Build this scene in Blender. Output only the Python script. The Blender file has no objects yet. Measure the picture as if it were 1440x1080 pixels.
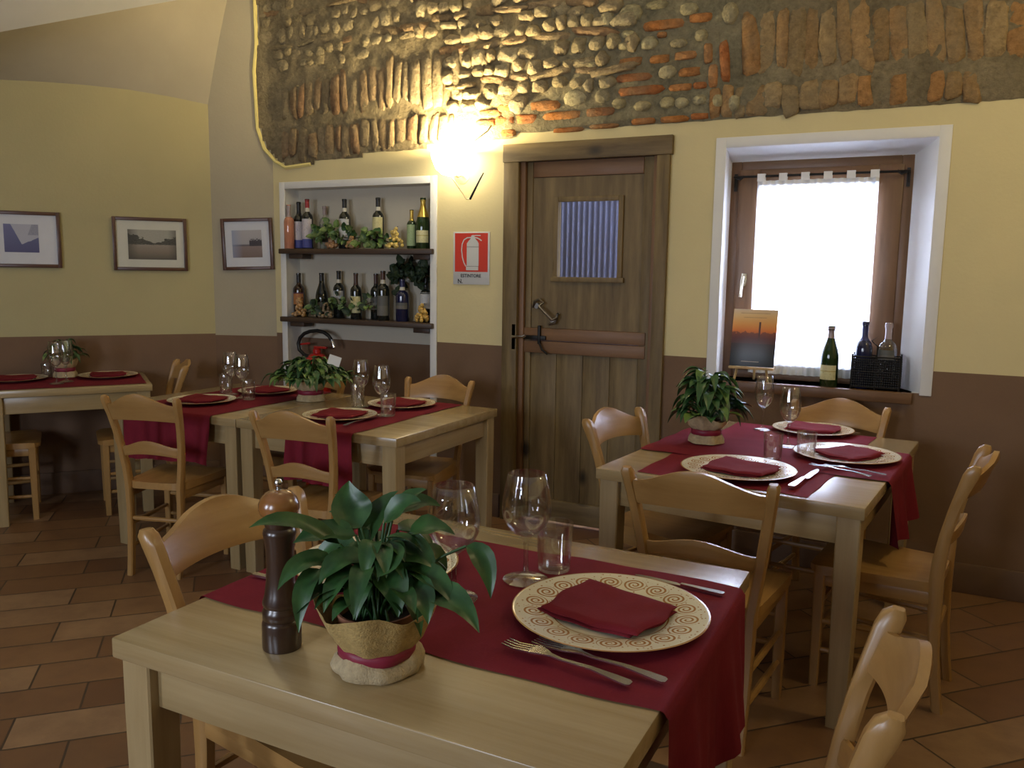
import bpy, bmesh, math, random
from mathutils import Vector, Matrix, noise
R = math.radians
PI = math.pi
random.seed(7)
scene = bpy.context.scene
COL = scene.collection

# ------------------------------------------------------------------ camera
F = 1176.93
YAW, PITCH, ROLL = R(26.744), R(7.710), R(0.795)
H = 1.5
def _axes():
    cy, sy = math.cos(YAW), math.sin(YAW)
    f = Vector((-sy, cy, 0)); r = Vector((cy, sy, 0)); u = Vector((0, 0, 1))
    f2 = f*math.cos(PITCH) - u*math.sin(PITCH); u2 = u*math.cos(PITCH) + f*math.sin(PITCH)
    return r*math.cos(ROLL)+u2*math.sin(ROLL), u2*math.cos(ROLL)-r*math.sin(ROLL), f2
CR, CU, CF = _axes()
CAM = Vector((0, 0, H))
def ray(px, py): return CR*((px-720)/F) - CU*((py-540)/F) + CF
def on_z(px, py, z):
    d = ray(px, py); return CAM + d*((z-H)/d.z)
def on_y(px, py, y):
    d = ray(px, py); return CAM + d*(y/d.y)
def at_depth(px, py, dep): return CAM + ray(px, py)*dep
def depth_of(p): return (Vector(p)-CAM).dot(CF)

cam = bpy.data.cameras.new('camera'); co = bpy.data.objects.new('camera', cam); COL.objects.link(co)
cam.sensor_width = 36; cam.lens = F/1440*36; cam.clip_start = .02
m = Matrix((CR, CU, -CF)).transposed().to_4x4(); m.translation = CAM
co.matrix_world = m
scene.camera = co

# ------------------------------------------------------------------ materials
def nt(name):
    m = bpy.data.materials.new(name); m.use_nodes = True
    t = m.node_tree; b = t.nodes['Principled BSDF']
    return m, t, b
def nd(t, typ, **kw):
    n = t.nodes.new(typ)
    for k, v in kw.items():
        if k in n.inputs: n.inputs[k].default_value = v
        else: setattr(n, k, v)
    return n
def math_n(t, op, a, b=None, c=None):
    n = t.nodes.new('ShaderNodeMath'); n.operation = op
    for i, v in enumerate((a, b, c)):
        if v is None: continue
        if isinstance(v, (int, float)): n.inputs[i].default_value = v
        else: t.links.new(v, n.inputs[i])
    return n.outputs[0]
def c4(c): return (c[0], c[1], c[2], 1)
def ramp(t, fac, stops, interp='LINEAR'):
    n = t.nodes.new('ShaderNodeValToRGB'); cr = n.color_ramp; cr.interpolation = interp
    while len(cr.elements) < len(stops): cr.elements.new(.5)
    for e, (p, c) in zip(cr.elements, stops): e.position = p; e.color = c4(c)
    t.links.new(fac, n.inputs[0]); return n.outputs[0]
def mixc(t, fac, a, b, blend='MIX'):
    n = t.nodes.new('ShaderNodeMix'); n.data_type = 'RGBA'; n.blend_type = blend
    for i, v in ((0, fac), (6, a), (7, b)):
        if isinstance(v, (int, float)): n.inputs[i].default_value = v
        elif isinstance(v, tuple): n.inputs[i].default_value = c4(v)
        else: t.links.new(v, n.inputs[i])
    return n.outputs[2]
def coords(t, scale=(1, 1, 1), rot=(0, 0, 0), which='Object', loc=(0, 0, 0)):
    tc = t.nodes.new('ShaderNodeTexCoord'); mp = t.nodes.new('ShaderNodeMapping')
    mp.inputs['Scale'].default_value = scale; mp.inputs['Rotation'].default_value = rot; mp.inputs['Location'].default_value = loc
    t.links.new(tc.outputs[which], mp.inputs[0]); return mp.outputs[0]
def noise_n(t, vec, scale, detail=4, rough=.55):
    n = nd(t, 'ShaderNodeTexNoise', Scale=scale, Detail=detail, Roughness=rough)
    t.links.new(vec, n.inputs['Vector']); return n.outputs['Fac']
def bump(t, b, h, strength, dist=.01):
    n = nd(t, 'ShaderNodeBump', Strength=strength, Distance=dist)
    t.links.new(h, n.inputs['Height']); t.links.new(n.outputs[0], b.inputs['Normal'])
def plain(name, col, rough=.5, metal=0, var=.12, vs=12, bmp=0, bs=80, coat=0, spec=.5, bd=.004):
    m, t, b = nt(name)
    v = coords(t)
    f = noise_n(t, v, vs)
    t.links.new(ramp(t, f, [(.25, tuple(c*(1-var) for c in col)), (.75, tuple(min(1, c*(1+var)) for c in col))]), b.inputs['Base Color'])
    b.inputs['Roughness'].default_value = rough; b.inputs['Metallic'].default_value = metal
    b.inputs['Coat Weight'].default_value = coat; b.inputs['Specular IOR Level'].default_value = spec
    if bmp: bump(t, b, noise_n(t, v, bs), bmp, bd)
    return m
def wood(name, c1, c2, axis, rough=.4, coat=.15, fine=28, long=1.6, bmp=.08, knots=False):
    m, t, b = nt(name)
    s = [fine]*3; s[axis] = long
    v = coords(t, tuple(s))
    f = noise_n(t, v, 1.0, 6, .65)
    f2 = noise_n(t, coords(t, (2.2, 2.2, 2.2)), 1.3, 2)
    c = ramp(t, f, [(.3, c1), (.7, c2)])
    c = mixc(t, math_n(t, 'MULTIPLY', f2, .45), c, tuple(x*.6 for x in c1))
    if knots:
        k = nd(t, 'ShaderNodeTexVoronoi', Scale=3.2, feature='F1')
        ks = [1.0]*3; ks[axis] = .55
        t.links.new(coords(t, tuple(ks), loc=(.3, .2, .7)), k.inputs['Vector'])
        kk = ramp(t, k.outputs['Distance'], [(.05, (1, 1, 1)), (.12, (0, 0, 0))])
        c = mixc(t, kk, c, tuple(x*.25 for x in c1))
    t.links.new(c, b.inputs['Base Color'])
    b.inputs['Roughness'].default_value = rough; b.inputs['Coat Weight'].default_value = coat; b.inputs['Coat Roughness'].default_value = .25
    bump(t, b, f, bmp, .004)
    return m
def emis(name, col, st):
    m, t, b = nt(name)
    b.inputs['Base Color'].default_value = c4(col); b.inputs['Emission Color'].default_value = c4(col)
    b.inputs['Emission Strength'].default_value = st
    return m
def thin_glass(name, tint=(.99, .99, .99), rough=.02, base=.12):
    m = bpy.data.materials.new(name); m.use_nodes = True; t = m.node_tree; t.nodes.clear()
    o = t.nodes.new('ShaderNodeOutputMaterial'); mx = t.nodes.new('ShaderNodeMixShader')
    tr = nd(t, 'ShaderNodeBsdfTransparent', Color=c4(tint)); gl = nd(t, 'ShaderNodeBsdfGlossy', Roughness=rough)
    lw = nd(t, 'ShaderNodeLayerWeight', Blend=.18)
    f = math_n(t, 'MINIMUM', math_n(t, 'ADD', lw.outputs['Fresnel'], base), .5)
    t.links.new(f, mx.inputs[0]); t.links.new(tr.outputs[0], mx.inputs[1]); t.links.new(gl.outputs[0], mx.inputs[2])
    t.links.new(mx.outputs[0], o.inputs[0]); return m

OAK1, OAK2 = (.33, .225, .095), (.46, .34, .17)
M = {}
for i, a in enumerate('xyz'):
    M['top_'+a] = wood('oak_top_grain_'+a, OAK1, OAK2, i, rough=.27, coat=.6, bmp=.03)
    M['oak_'+a] = wood('oak_grain_'+a, OAK1, OAK2, i, rough=.32, coat=.35)
    M['chair_'+a] = wood('beech_grain_'+a, (.36, .19, .055), (.48, .275, .09), i, rough=.36, coat=.3, fine=22)
    M['door_'+a] = wood('old_door_wood_'+a, (.105, .065, .021), (.29, .20, .08), i, rough=.6, coat=.0, fine=16, bmp=.25, knots=True)
    M['doorred_'+a] = wood('red_door_wood_'+a, (.17, .08, .03), (.27, .14, .06), i, rough=.55, coat=.05, fine=16, bmp=.2, knots=True)
    M['win_'+a] = wood('window_walnut_'+a, (.135, .066, .026), (.215, .108, .044), i, rough=.45, coat=.1)
    M['shelf_'+a] = wood('dark_shelf_wood_'+a, (.05, .028, .016), (.10, .058, .034), i, rough=.5)
M['jamb'] = plain('dark_jamb', (.07, .028, .015), .6)
M['runner'] = None
def cloth(name, col, rough=.85):
    m, t, b = nt(name)
    v = coords(t, (1, 1, 1))
    n1 = noise_n(t, coords(t, (420, 60, 60)), 1.0, 2); n2 = noise_n(t, coords(t, (60, 420, 60)), 1.0, 2)
    s = math_n(t, 'ADD', n1, n2)
    big = noise_n(t, v, 9)
    c = ramp(t, big, [(.3, tuple(x*.82 for x in col)), (.7, col)])
    c = mixc(t, math_n(t, 'MULTIPLY', s, .3), c, tuple(x*.6 for x in col))
    t.links.new(c, b.inputs['Base Color']); b.inputs['Roughness'].default_value = rough
    b.inputs['Specular IOR Level'].default_value = .12
    bump(t, b, s, .25, .0015); return m
M['runner'] = cloth('burgundy_linen', (.21, .018, .032))
M['napkin'] = cloth('red_linen', (.205, .018, .026))
M['glass'] = thin_glass('clear_glass')
M['stem'] = thin_glass('stem_glass', (.93, .95, .94), .03, .1)
M['steel'] = plain('cutlery_steel', (.62, .62, .62), .22, 1.0, var=.05)
M['chrome'] = plain('chrome', (.75, .75, .77), .15, 1.0, var=.03)
M['bleached_metal'] = plain('bleached_lamp_metal', (.72, .60, .36), .3, .6, var=.05)  # lamp fittings: pale colour stands for bleaching by the lamp's bloom
M['iron'] = plain('wrought_iron', (.03, .028, .026), .5, .8)
M['white_trim'] = plain('white_trim', (.74, .73, .70), .55, var=.04, vs=5, bmp=.1, bs=30)
M['mill_body'] = wood('mill_dark_wood', (.028, .014, .008), (.06, .028, .014), 2, .28, .5, fine=24)
M['mill_head'] = wood('mill_head_wood', (.22, .085, .02), (.34, .14, .035), 2, .22, .7, fine=20)
def leafmat(name, c1, c2, rough=.38):
    m, t, b = nt(name)
    f = noise_n(t, coords(t), 26, 3)
    t.links.new(ramp(t, f, [(.3, c1), (.7, c2)]), b.inputs['Base Color'])
    b.inputs['Roughness'].default_value = rough; b.inputs['Transmission Weight'].default_value = 0
    return m
M['leaf'] = leafmat('leaf_green', (.016, .055, .016), (.045, .12, .03))
M['leaf_light'] = leafmat('leaf_light', (.05, .12, .02), (.14, .22, .05))
M['ivy_var'] = leafmat('ivy_variegated', (.03, .09, .02), (.22, .30, .10), .5)
M['ivy_dark'] = leafmat('ivy_dark', (.012, .028, .012), (.03, .055, .02), .6)
M['soil'] = plain('soil', (.03, .02, .012), .95)
M['jute'] = plain('jute_wrap', (.42, .29, .10), .95, var=.25, vs=90, bmp=.9, bs=260, bd=.003)
M['jute_pale'] = plain('pale_jute', (.44, .34, .19), .95, var=.2, vs=90, bmp=.8, bs=260, bd=.003)
M['ribbon'] = plain('red_ribbon', (.22, .012, .035), .5, var=.1)
M['card'] = plain('white_card', (.75, .73, .68), .6, var=.03)
M['black_plastic'] = plain('black_rubber', (.012, .012, .012), .4)
M['ext_red'] = plain('extinguisher_red', (.45, .02, .015), .3, coat=.5, var=.05)

# walls: cream over a brown dado, the line kept as paint height
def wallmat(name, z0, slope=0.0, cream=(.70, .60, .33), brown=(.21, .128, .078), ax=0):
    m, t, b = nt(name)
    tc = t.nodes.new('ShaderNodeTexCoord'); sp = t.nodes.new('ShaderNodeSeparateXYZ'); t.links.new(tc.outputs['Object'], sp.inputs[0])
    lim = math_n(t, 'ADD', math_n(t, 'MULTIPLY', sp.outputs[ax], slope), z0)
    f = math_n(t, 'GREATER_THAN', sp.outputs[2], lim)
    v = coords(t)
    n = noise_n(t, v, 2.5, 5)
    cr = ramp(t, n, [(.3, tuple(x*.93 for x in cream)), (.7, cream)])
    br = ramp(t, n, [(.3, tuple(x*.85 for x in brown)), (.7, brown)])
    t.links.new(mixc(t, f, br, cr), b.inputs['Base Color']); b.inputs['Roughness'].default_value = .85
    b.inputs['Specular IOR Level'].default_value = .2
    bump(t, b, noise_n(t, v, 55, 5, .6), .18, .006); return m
M['wall'] = wallmat('painted_wall_back', 1.055)
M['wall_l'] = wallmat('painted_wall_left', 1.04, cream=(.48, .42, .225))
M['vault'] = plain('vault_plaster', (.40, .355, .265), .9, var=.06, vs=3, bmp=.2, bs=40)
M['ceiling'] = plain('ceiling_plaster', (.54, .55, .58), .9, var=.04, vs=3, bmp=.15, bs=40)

# ------------------------------------------------------------------ mesh helpers
class MB:
    def __init__(s): s.v = []; s.f = []; s.sm = []; s.mi = []; s.c = []
    def add(s, vs, fs, smooth=False, mi=0, col=None, xf=None):
        o = len(s.v)
        for p in vs:
            p = Vector(p)
            if xf is not None: p = xf @ p
            s.v.append(p)
        if col is not None: s.c += [col]*len(vs)
        for f in fs: s.f.append([i+o for i in f]); s.sm.append(smooth); s.mi.append(mi)
    def box(s, lo, hi, bev=.0, xf=None, mi=0, seg=2, smooth=None):
        lo = Vector(lo); hi = Vector(hi)
        bm = bmesh.new(); bmesh.ops.create_cube(bm, size=1)
        for v in bm.verts: v.co = Vector([(lo[i]+hi[i])/2 + v.co[i]*(hi[i]-lo[i]) for i in range(3)])
        if bev: bmesh.ops.bevel(bm, geom=bm.edges[:]+bm.verts[:], offset=bev, segments=seg, profile=.5, affect='EDGES')
        bm.verts.index_update()
        s.add([v.co.copy() for v in bm.verts], [[v.index for v in f.verts] for f in bm.faces], bool(bev) if smooth is None else smooth, mi, xf=xf); bm.free()
    def lathe(s, prof, n=24, c=(0, 0, 0), xf=None, mi=0, cap0=True, cap1=True, a0=0, a1=2*PI, smooth=True):
        full = abs(a1-a0-2*PI) < 1e-6; k = n if full else n+1
        vs = []; fs = []
        for (r, z) in prof:
            for i in range(k):
                a = a0+(a1-a0)*i/n
                vs.append((c[0]+r*math.cos(a), c[1]+r*math.sin(a), c[2]+z))
        for j in range(len(prof)-1):
            for i in range(n if full else n):
                i2 = (i+1) % k
                fs.append([j*k+i, j*k+i2, (j+1)*k+i2, (j+1)*k+i])
        if full:
            if cap0 and prof[0][0] > 1e-6: fs.append([i for i in range(k)][::-1])
            if cap1 and prof[-1][0] > 1e-6: fs.append([(len(prof)-1)*k+i for i in range(k)])
        s.add(vs, fs, smooth, mi, xf=xf)
    def tube(s, pts, rad, n=8, xf=None, mi=0, cap=True):
        pts = [Vector(p) for p in pts]
        rads = rad if isinstance(rad, (list, tuple)) else [rad]*len(pts)
        vs = []; fs = []; up = None
        for i, p in enumerate(pts):
            tg = (pts[min(i+1, len(pts)-1)]-pts[max(i-1, 0)]).normalized()
            if up is None: up = Vector((0, 0, 1)) if abs(tg.z) < .9 else Vector((1, 0, 0))
            sd = tg.cross(up).normalized(); up = sd.cross(tg).normalized()
            for k in range(n):
                a = 2*PI*k/n; vs.append(p+sd*math.cos(a)*rads[i]+up*math.sin(a)*rads[i])
        for i in range(len(pts)-1):
            for k in range(n):
                k2 = (k+1) % n; fs.append([i*n+k, i*n+k2, (i+1)*n+k2, (i+1)*n+k])
        if cap: fs.append(list(range(n))[::-1]); fs.append([(len(pts)-1)*n+k for k in range(n)])
        s.add(vs, fs, True, mi, xf=xf)
    def sweep_rect(s, rows, xf=None, rnd=.22):
        """rows: (centre, side vec, depth vec) half-size vectors; rounded-rectangle section"""
        vs = []; fs = []
        sec = []
        q = 1-rnd
        for sx, sy in ((1, -1), (1, 1), (-1, 1), (-1, -1)):
            if (sx, sy) == (1, -1): sec += [(q, -1), (1, -q)]
            elif (sx, sy) == (1, 1): sec += [(1, q), (q, 1)]
            elif (sx, sy) == (-1, 1): sec += [(-q, 1), (-1, q)]
            else: sec += [(-1, -q), (-q, -1)]
        n = len(sec)
        for c, a, b in rows:
            for x, y in sec: vs.append(Vector(c)+Vector(a)*x+Vector(b)*y)
        for i in range(len(rows)-1):
            for k in range(n):
                k2 = (k+1) % n; fs.append([i*n+k, i*n+k2, (i+1)*n+k2, (i+1)*n+k])
        fs.append(list(range(n))[::-1]); fs.append([(len(rows)-1)*n+k for k in range(n)])
        s.add(vs, fs, True, xf=xf)
    def prism(s, poly, z0, z1, xf=None, mi=0, smooth=False):
        n = len(poly)
        vs = [(x, y, z0) for x, y in poly]+[(x, y, z1) for x, y in poly]
        fs = [list(range(n))[::-1], list(range(n, 2*n))]+[[i, (i+1) % n, n+(i+1) % n, n+i] for i in range(n)]
        s.add(vs, fs, smooth, mi, xf=xf)
    def grid(s, fn, nu, nv, smooth=True, mi=0, xf=None):
        vs = [fn(i/nu, j/nv) for j in range(nv+1) for i in range(nu+1)]
        fs = [[j*(nu+1)+i, j*(nu+1)+i+1, (j+1)*(nu+1)+i+1, (j+1)*(nu+1)+i] for j in range(nv) for i in range(nu)]
        s.add(vs, fs, smooth, mi, xf=xf)
    def build(s, name, mats, parent=None, loc=None, sharp=None):
        me = bpy.data.meshes.new(name); me.from_pydata([tuple(v) for v in s.v], [], s.f)
        for p, a, mi in zip(me.polygons, s.sm, s.mi): p.use_smooth = a; p.material_index = mi
        if not isinstance(mats, (list, tuple)): mats = [mats]
        for x in mats: me.materials.append(x)
        if s.c:
            at = me.color_attributes.new('Col', 'FLOAT_COLOR', 'POINT')
            for i, c in enumerate(s.c): at.data[i].color = (c[0], c[1], c[2], 1)
        bm = bmesh.new(); bm.from_mesh(me); bmesh.ops.recalc_face_normals(bm, faces=bm.faces[:]); bm.to_mesh(me); bm.free()
        if any(s.sm):
            try: me.set_sharp_from_angle(angle=R(sharp or 40))
            except Exception: pass
        o = bpy.data.objects.new(name, me); COL.objects.link(o)
        if parent is not None: o.parent = parent
        if loc is not None: o.location = loc
        return o
def empty(name, loc=(0, 0, 0), rz=0.0):
    o = bpy.data.objects.new(name, None); COL.objects.link(o); o.location = loc; o.rotation_euler = (0, 0, rz); o.empty_display_size = .05
    return o
def tag(o, label, cat, group=None):
    o['label'] = label; o['category'] = cat
    if group: o['group'] = group
    return o
def struct(o): o['kind'] = 'structure'; return o
def copy_tree(o, parent=None):
    c = o.copy(); COL.objects.link(c)
    if parent is not None: c.parent = parent
    for ch in list(o.children): copy_tree(ch, c)
    return c
class Kind:
    """the first call places the prototype itself, later ones copies of it"""
    def __init__(s, proto): s.p = proto; s.used = False
    def put(s, loc, rz, label, cat, group=None, scale=None):
        o = copy_tree(s.p) if s.used else s.p
        s.used = True
        o.location = loc; o.rotation_euler = (0, 0, rz)
        if scale: o.scale = scale if isinstance(scale, (tuple, list)) else (scale,)*3
        return tag(o, label, cat, group)
def head(f):  # facing vector -> rz for a thing whose front is +y
    return math.atan2(f[1], f[0])-PI/2

# ------------------------------------------------------------------ setting
YW = 4.42
def wp(px, py, y=YW):
    p = on_y(px, py, y); return p.x, p.z
CORN = Vector((-4.45, 4.25, 0))
LD = Vector((-.63, -.78, 0)).normalized()
XR, YB, ZC = 1.9, -2.2, 3.55
# holes in the back wall (x0,x1,z0,z1)
nxl, nxr, nzt = wp(402, 300)[0], wp(606.5, 300)[0], wp(500, 262)[1]
NICHE = (nxl, nxr, 0.0, nzt)
dxl, dxr, dzt = wp(729, 400)[0], wp(921, 400)[0], wp(820, 210)[1]
DOOR = (dxl, dxr, 0.0, dzt)
wxl, wxr, wzt, wzb = wp(1015, 350)[0], wp(1309, 350)[0], wp(1160, 201)[1], .945
WIN = (wxl, wxr, wzb, wzt)
def holed(xs, zs, holes, y):
    mb = MB()
    xs = sorted(set(xs+[h[0] for h in holes]+[h[1] for h in holes])); zs = sorted(set(zs+[h[2] for h in holes]+[h[3] for h in holes]))
    for i in range(len(xs)-1):
        for j in range(len(zs)-1):
            cx, cz = (xs[i]+xs[i+1])/2, (zs[j]+zs[j+1])/2
            if any(h[0] < cx < h[1] and h[2] < cz < h[3] for h in holes): continue
            mb.add([(xs[i], y, zs[j]), (xs[i+1], y, zs[j]), (xs[i+1], y, zs[j+1]), (xs[i], y, zs[j+1])], [[0, 1, 2, 3]])
    return mb
KX = -4.05
def ywall(x): return YW-max(0.0, KX-x)*(YW-CORN.y)/(KX-CORN.x)
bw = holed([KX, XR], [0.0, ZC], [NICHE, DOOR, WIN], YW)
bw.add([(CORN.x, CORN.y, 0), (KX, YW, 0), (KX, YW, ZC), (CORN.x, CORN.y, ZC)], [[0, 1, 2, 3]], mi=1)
# niche recess and window reveal walls
ND = .13
x0, x1, z0, z1 = NICHE
bw.add([(x0, YW, 0), (x0, YW+ND, 0), (x0, YW+ND, z1), (x0, YW, z1), (x1, YW, 0), (x1, YW+ND, 0), (x1, YW+ND, z1), (x1, YW, z1)],
       [[0, 1, 2, 3], [4, 7, 6, 5], [3, 2, 6, 7]], mi=2)
bw.add([(x0, YW+ND, 0), (x1, YW+ND, 0), (x1, YW+ND, z1), (x0, YW+ND, z1)], [[0, 1, 2, 3]], mi=3)
struct(bw.build('wall_back', [M['wall'], wallmat('shaded_wall_corner', 1.03, cream=(.44, .39, .28)), M['white_trim'], wallmat('painted_niche', 1.02, cream=(.60, .55, .44))]))  # corner segment: same cream, greyed to put its dimmer, cooler light into the colour
far = CORN+LD*9.0
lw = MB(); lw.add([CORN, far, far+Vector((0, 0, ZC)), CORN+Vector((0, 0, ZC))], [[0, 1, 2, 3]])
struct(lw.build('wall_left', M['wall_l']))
rw = MB(); rw.add([(XR, YB, 0), (XR, YW, 0), (XR, YW, ZC), (XR, YB, ZC)], [[0, 1, 2, 3]])
struct(rw.build('wall_right', M['wall']))
kw = MB(); kw.add([(far.x-.5, YB, 0), (XR, YB, 0), (XR, YB, ZC), (far.x-.5, YB, ZC)], [[0, 1, 2, 3]])
struct(kw.build('wall_rear', M['wall']))
cw = MB(); cw.add([(far.x-.5, YB-.1, ZC), (XR+.1, YB-.1, ZC), (XR+.1, YW+.5, ZC), (far.x-.5, YW+.5, ZC)], [[0, 1, 2, 3]])
struct(cw.build('ceiling', M['ceiling']))
# vault cell springing from the curved head of the left wall
def lw_at(px, py):
    d = ray(px, py); nrm = Vector((LD.y, -LD.x, 0)); k = (CORN-CAM).dot(nrm)/d.dot(nrm); return CAM+d*k
arc = [(-160, 108), (-80, 108), (0, 112), (60, 115), (120, 119.5), (180, 126), (240, 136), (303, 148)]
lo = [lw_at(*a) for a in arc]; lo[-1] = Vector((CORN.x, CORN.y, lo[-1].z))
eA = on_z(0, 45, 2.76); eB = None
KD = (Vector((KX, YW, 0))-CORN).normalized(); KN = Vector((KD.y, -KD.x, 0))
def kw_at(px, py): dd = ray(px, py); return CAM+dd*((CORN-CAM).dot(KN)/dd.dot(KN))
eB = kw_at(322, -13)
hi = []
for i, a in enumerate(arc):
    k = (i-2)/5.0; hi.append(eA+(eB-eA)*k)
vb = MB()
def vfun(u, v):
    x = u*(len(lo)-1); i = min(int(x), len(lo)-2); f = x-i
    a = lo[i].lerp(lo[i+1], f); b = hi[i].lerp(hi[i+1], f)
    p = a.lerp(b, v); p.z += .07*math.sin(PI*v)*(1-.6*u); return p
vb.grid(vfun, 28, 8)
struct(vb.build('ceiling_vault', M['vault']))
vc = MB()
def vfun2(u, v):
    b = hi[0].lerp(hi[-1], u); e = b+Vector((1.5, -1.0, .25+.3*(1-u)))
    p = b.lerp(e, v); p.z = min(p.z+.16*math.sin(PI*v*.5), ZC-.02); return p
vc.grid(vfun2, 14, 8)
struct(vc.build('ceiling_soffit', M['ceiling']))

# floor: terracotta planks laid on the diagonal
def floormat():
    m, t, b = nt('terracotta_planks')
    v = coords(t, (1, 1, 1), (0, 0, R(-45.5)))
    br = nd(t, 'ShaderNodeTexBrick', Scale=1.0, **{'Mortar Size': .0045, 'Mortar Smooth': .3, 'Brick Width': .52, 'Row Height': .2, 'Bias': 0.0})
    br.offset = .37; br.inputs['Color1'].default_value = (0, 0, 0, 1); br.inputs['Color2'].default_value = (1, 1, 1, 1); br.inputs['Mortar'].default_value = (.5, .5, .5, 1)
    t.links.new(v, br.inputs['Vector'])
    c = ramp(t, br.outputs['Color'], [(0, (.14, .062, .025)), (.5, (.235, .122, .05)), (1, (.31, .185, .092))])
    n = noise_n(t, coords(t), 7, 6, .65); c = mixc(t, ramp(t, n, [(.35, (0, 0, 0)), (.75, (.6, .6, .6))]), c, (.12, .055, .028))
    c = mixc(t, br.outputs['Fac'], c, (.06, .035, .02))
    t.links.new(c, b.inputs['Base Color']); b.inputs['Roughness'].default_value = .42
    h = math_n(t, 'SUBTRACT', math_n(t, 'MULTIPLY', n, .25), br.outputs['Fac'])
    bump(t, b, h, .35, .004); return m
fl = MB(); fl.add([(far.x-.5, YB-.1, 0), (XR+.1, YB-.1, 0), (XR+.1, YW+1.6, 0), (far.x-.5, YW+1.6, 0)], [[0, 1, 2, 3]])
struct(fl.build('floor', floormat()))
# baseboards
M['base'] = plain('baseboard_brown', (.15, .088, .052), .55, var=.1)
bb = MB()
for a, c in ((nxr+.04, wp(705, 500)[0]), (wp(938, 500)[0], XR)):
    bb.box((a, YW-.016, 0), (c, YW, .145), .004)
struct(bb.build('baseboard_back', M['base']))
bl = MB(); ang = math.atan2(LD.y, LD.x)
bl.box((0, 0, 0), (8.6, .016, .145), .004, xf=Matrix.Translation(CORN) @ Matrix.Rotation(ang, 4, 'Z'))
struct(bl.build('baseboard_left', M['base']))

# ------------------------------------------------------------------ exposed masonry
def stonemat():
    m, t, b = nt('exposed_masonry')
    at = t.nodes.new('ShaderNodeAttribute'); at.attribute_name = 'Col'
    v = coords(t)
    n = noise_n(t, v, 34, 6, .7); n2 = noise_n(t, v, 6, 4)
    c = mixc(t, 1.0, at.outputs['Color'], ramp(t, n, [(.25, (.55, .52, .48)), (.7, (1.25, 1.22, 1.15))]), 'MULTIPLY')
    c = mixc(t, ramp(t, n2, [(.42, (0, 0, 0)), (.72, (.6, .6, .6))]), c, (.26, .215, .135))
    t.links.new(c, b.inputs['Base Color']); b.inputs['Roughness'].default_value = .92; b.inputs['Specular IOR Level'].default_value = .2
    bump(t, b, n, .95, .02); return m
edge_px = [(366, -160), (366, 0), (368, 60), (366, 100), (370, 180), (377, 208), (390, 225), (405, 234), (440, 229), (475, 224), (520, 217), (560, 214), (600, 206), (650, 199), (700, 194), (760, 186), (840, 178), (920, 172), (1000, 168), (1060, 164), (1130, 157), (1200, 153), (1290, 147), (1350, 144), (1440, 137), (1600, 127), (1600, -160)]
POLY = [wp(*p) for p in edge_px]
def inside(x, z):
    c = False; n = len(POLY)
    for i in range(n):
        (xa, za), (xb, zb) = POLY[i], POLY[i-1]
        if (za > z) != (zb > z) and x < (xb-xa)*(z-za)/(zb-za)+xa: c = not c
    return c
def edist(x, z):
    d = 9
    for i in range(1, len(POLY)-1):
        a = Vector(POLY[i-1]); b = Vector(POLY[i]); p = Vector((x, z)); ab = b-a
        k = max(0, min(1, (p-a).dot(ab)/ab.length_squared)); d = min(d, (p-a-ab*k).length)
    return d
SX0 = POLY[1][0]; SXM = wp(640, 100)[0]; SXG = wp(850, 100)[0]; SXB = wp(1040, 100)[0]
ms = MB()
def mortar_col(x, z):
    g = max(0, min(1, (x-(SXM+.25))/.6))*max(0, min(1, (SXB+.35-x)/.4))
    a = Vector((.275, .228, .145)); b = Vector((.27, .25, .17)); c = a.lerp(b, g)
    return tuple(c*(.85+.3*noise.noise(Vector((x*5, z*5, 0)))))
# mortar bed as a rough sheet cut to the patch outline
xs0, xs1 = min(p[0] for p in POLY), max(p[0] for p in POLY); zs0, zs1 = min(p[1] for p in POLY), ZC-.02
st = .028; nx, nz = int((xs1-xs0)/st), int((zs1-zs0)/st)
idx = {}
vs = []; cs = []; fs = []
def mort_h(x, z): return .011+.012*noise.noise(Vector((x*9, z*9, 1)))+.008*noise.noise(Vector((x*28, z*28, 4)))
for j in range(nz+1):
    for i in range(nx+1):
        x = xs0+i*st; z = zs0+j*st
        jx = x+.006*noise.noise(Vector((x*20, z*20, 7))); jz = z+.006*noise.noise(Vector((x*20, z*20, 9)))
        if inside(jx, jz) or any(inside(jx+a, jz+b) for a, b in ((st*.6, 0), (-st*.6, 0), (0, st*.6), (0, -st*.6))):
            e = edist(jx, jz); h = mort_h(jx, jz)*min(1, e/.03)-.004*(e < .012)
            idx[(i, j)] = len(vs); vs.append((jx, ywall(jx)-.003-max(h, -.001), jz)); cs.append(mortar_col(jx, jz))
for (i, j) in list(idx):
    q = [(i, j), (i+1, j), (i+1, j+1), (i, j+1)]
    if all(k in idx for k in q): fs.append([idx[k] for k in q])
ms.add(vs, fs, True); ms.c += cs
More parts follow.
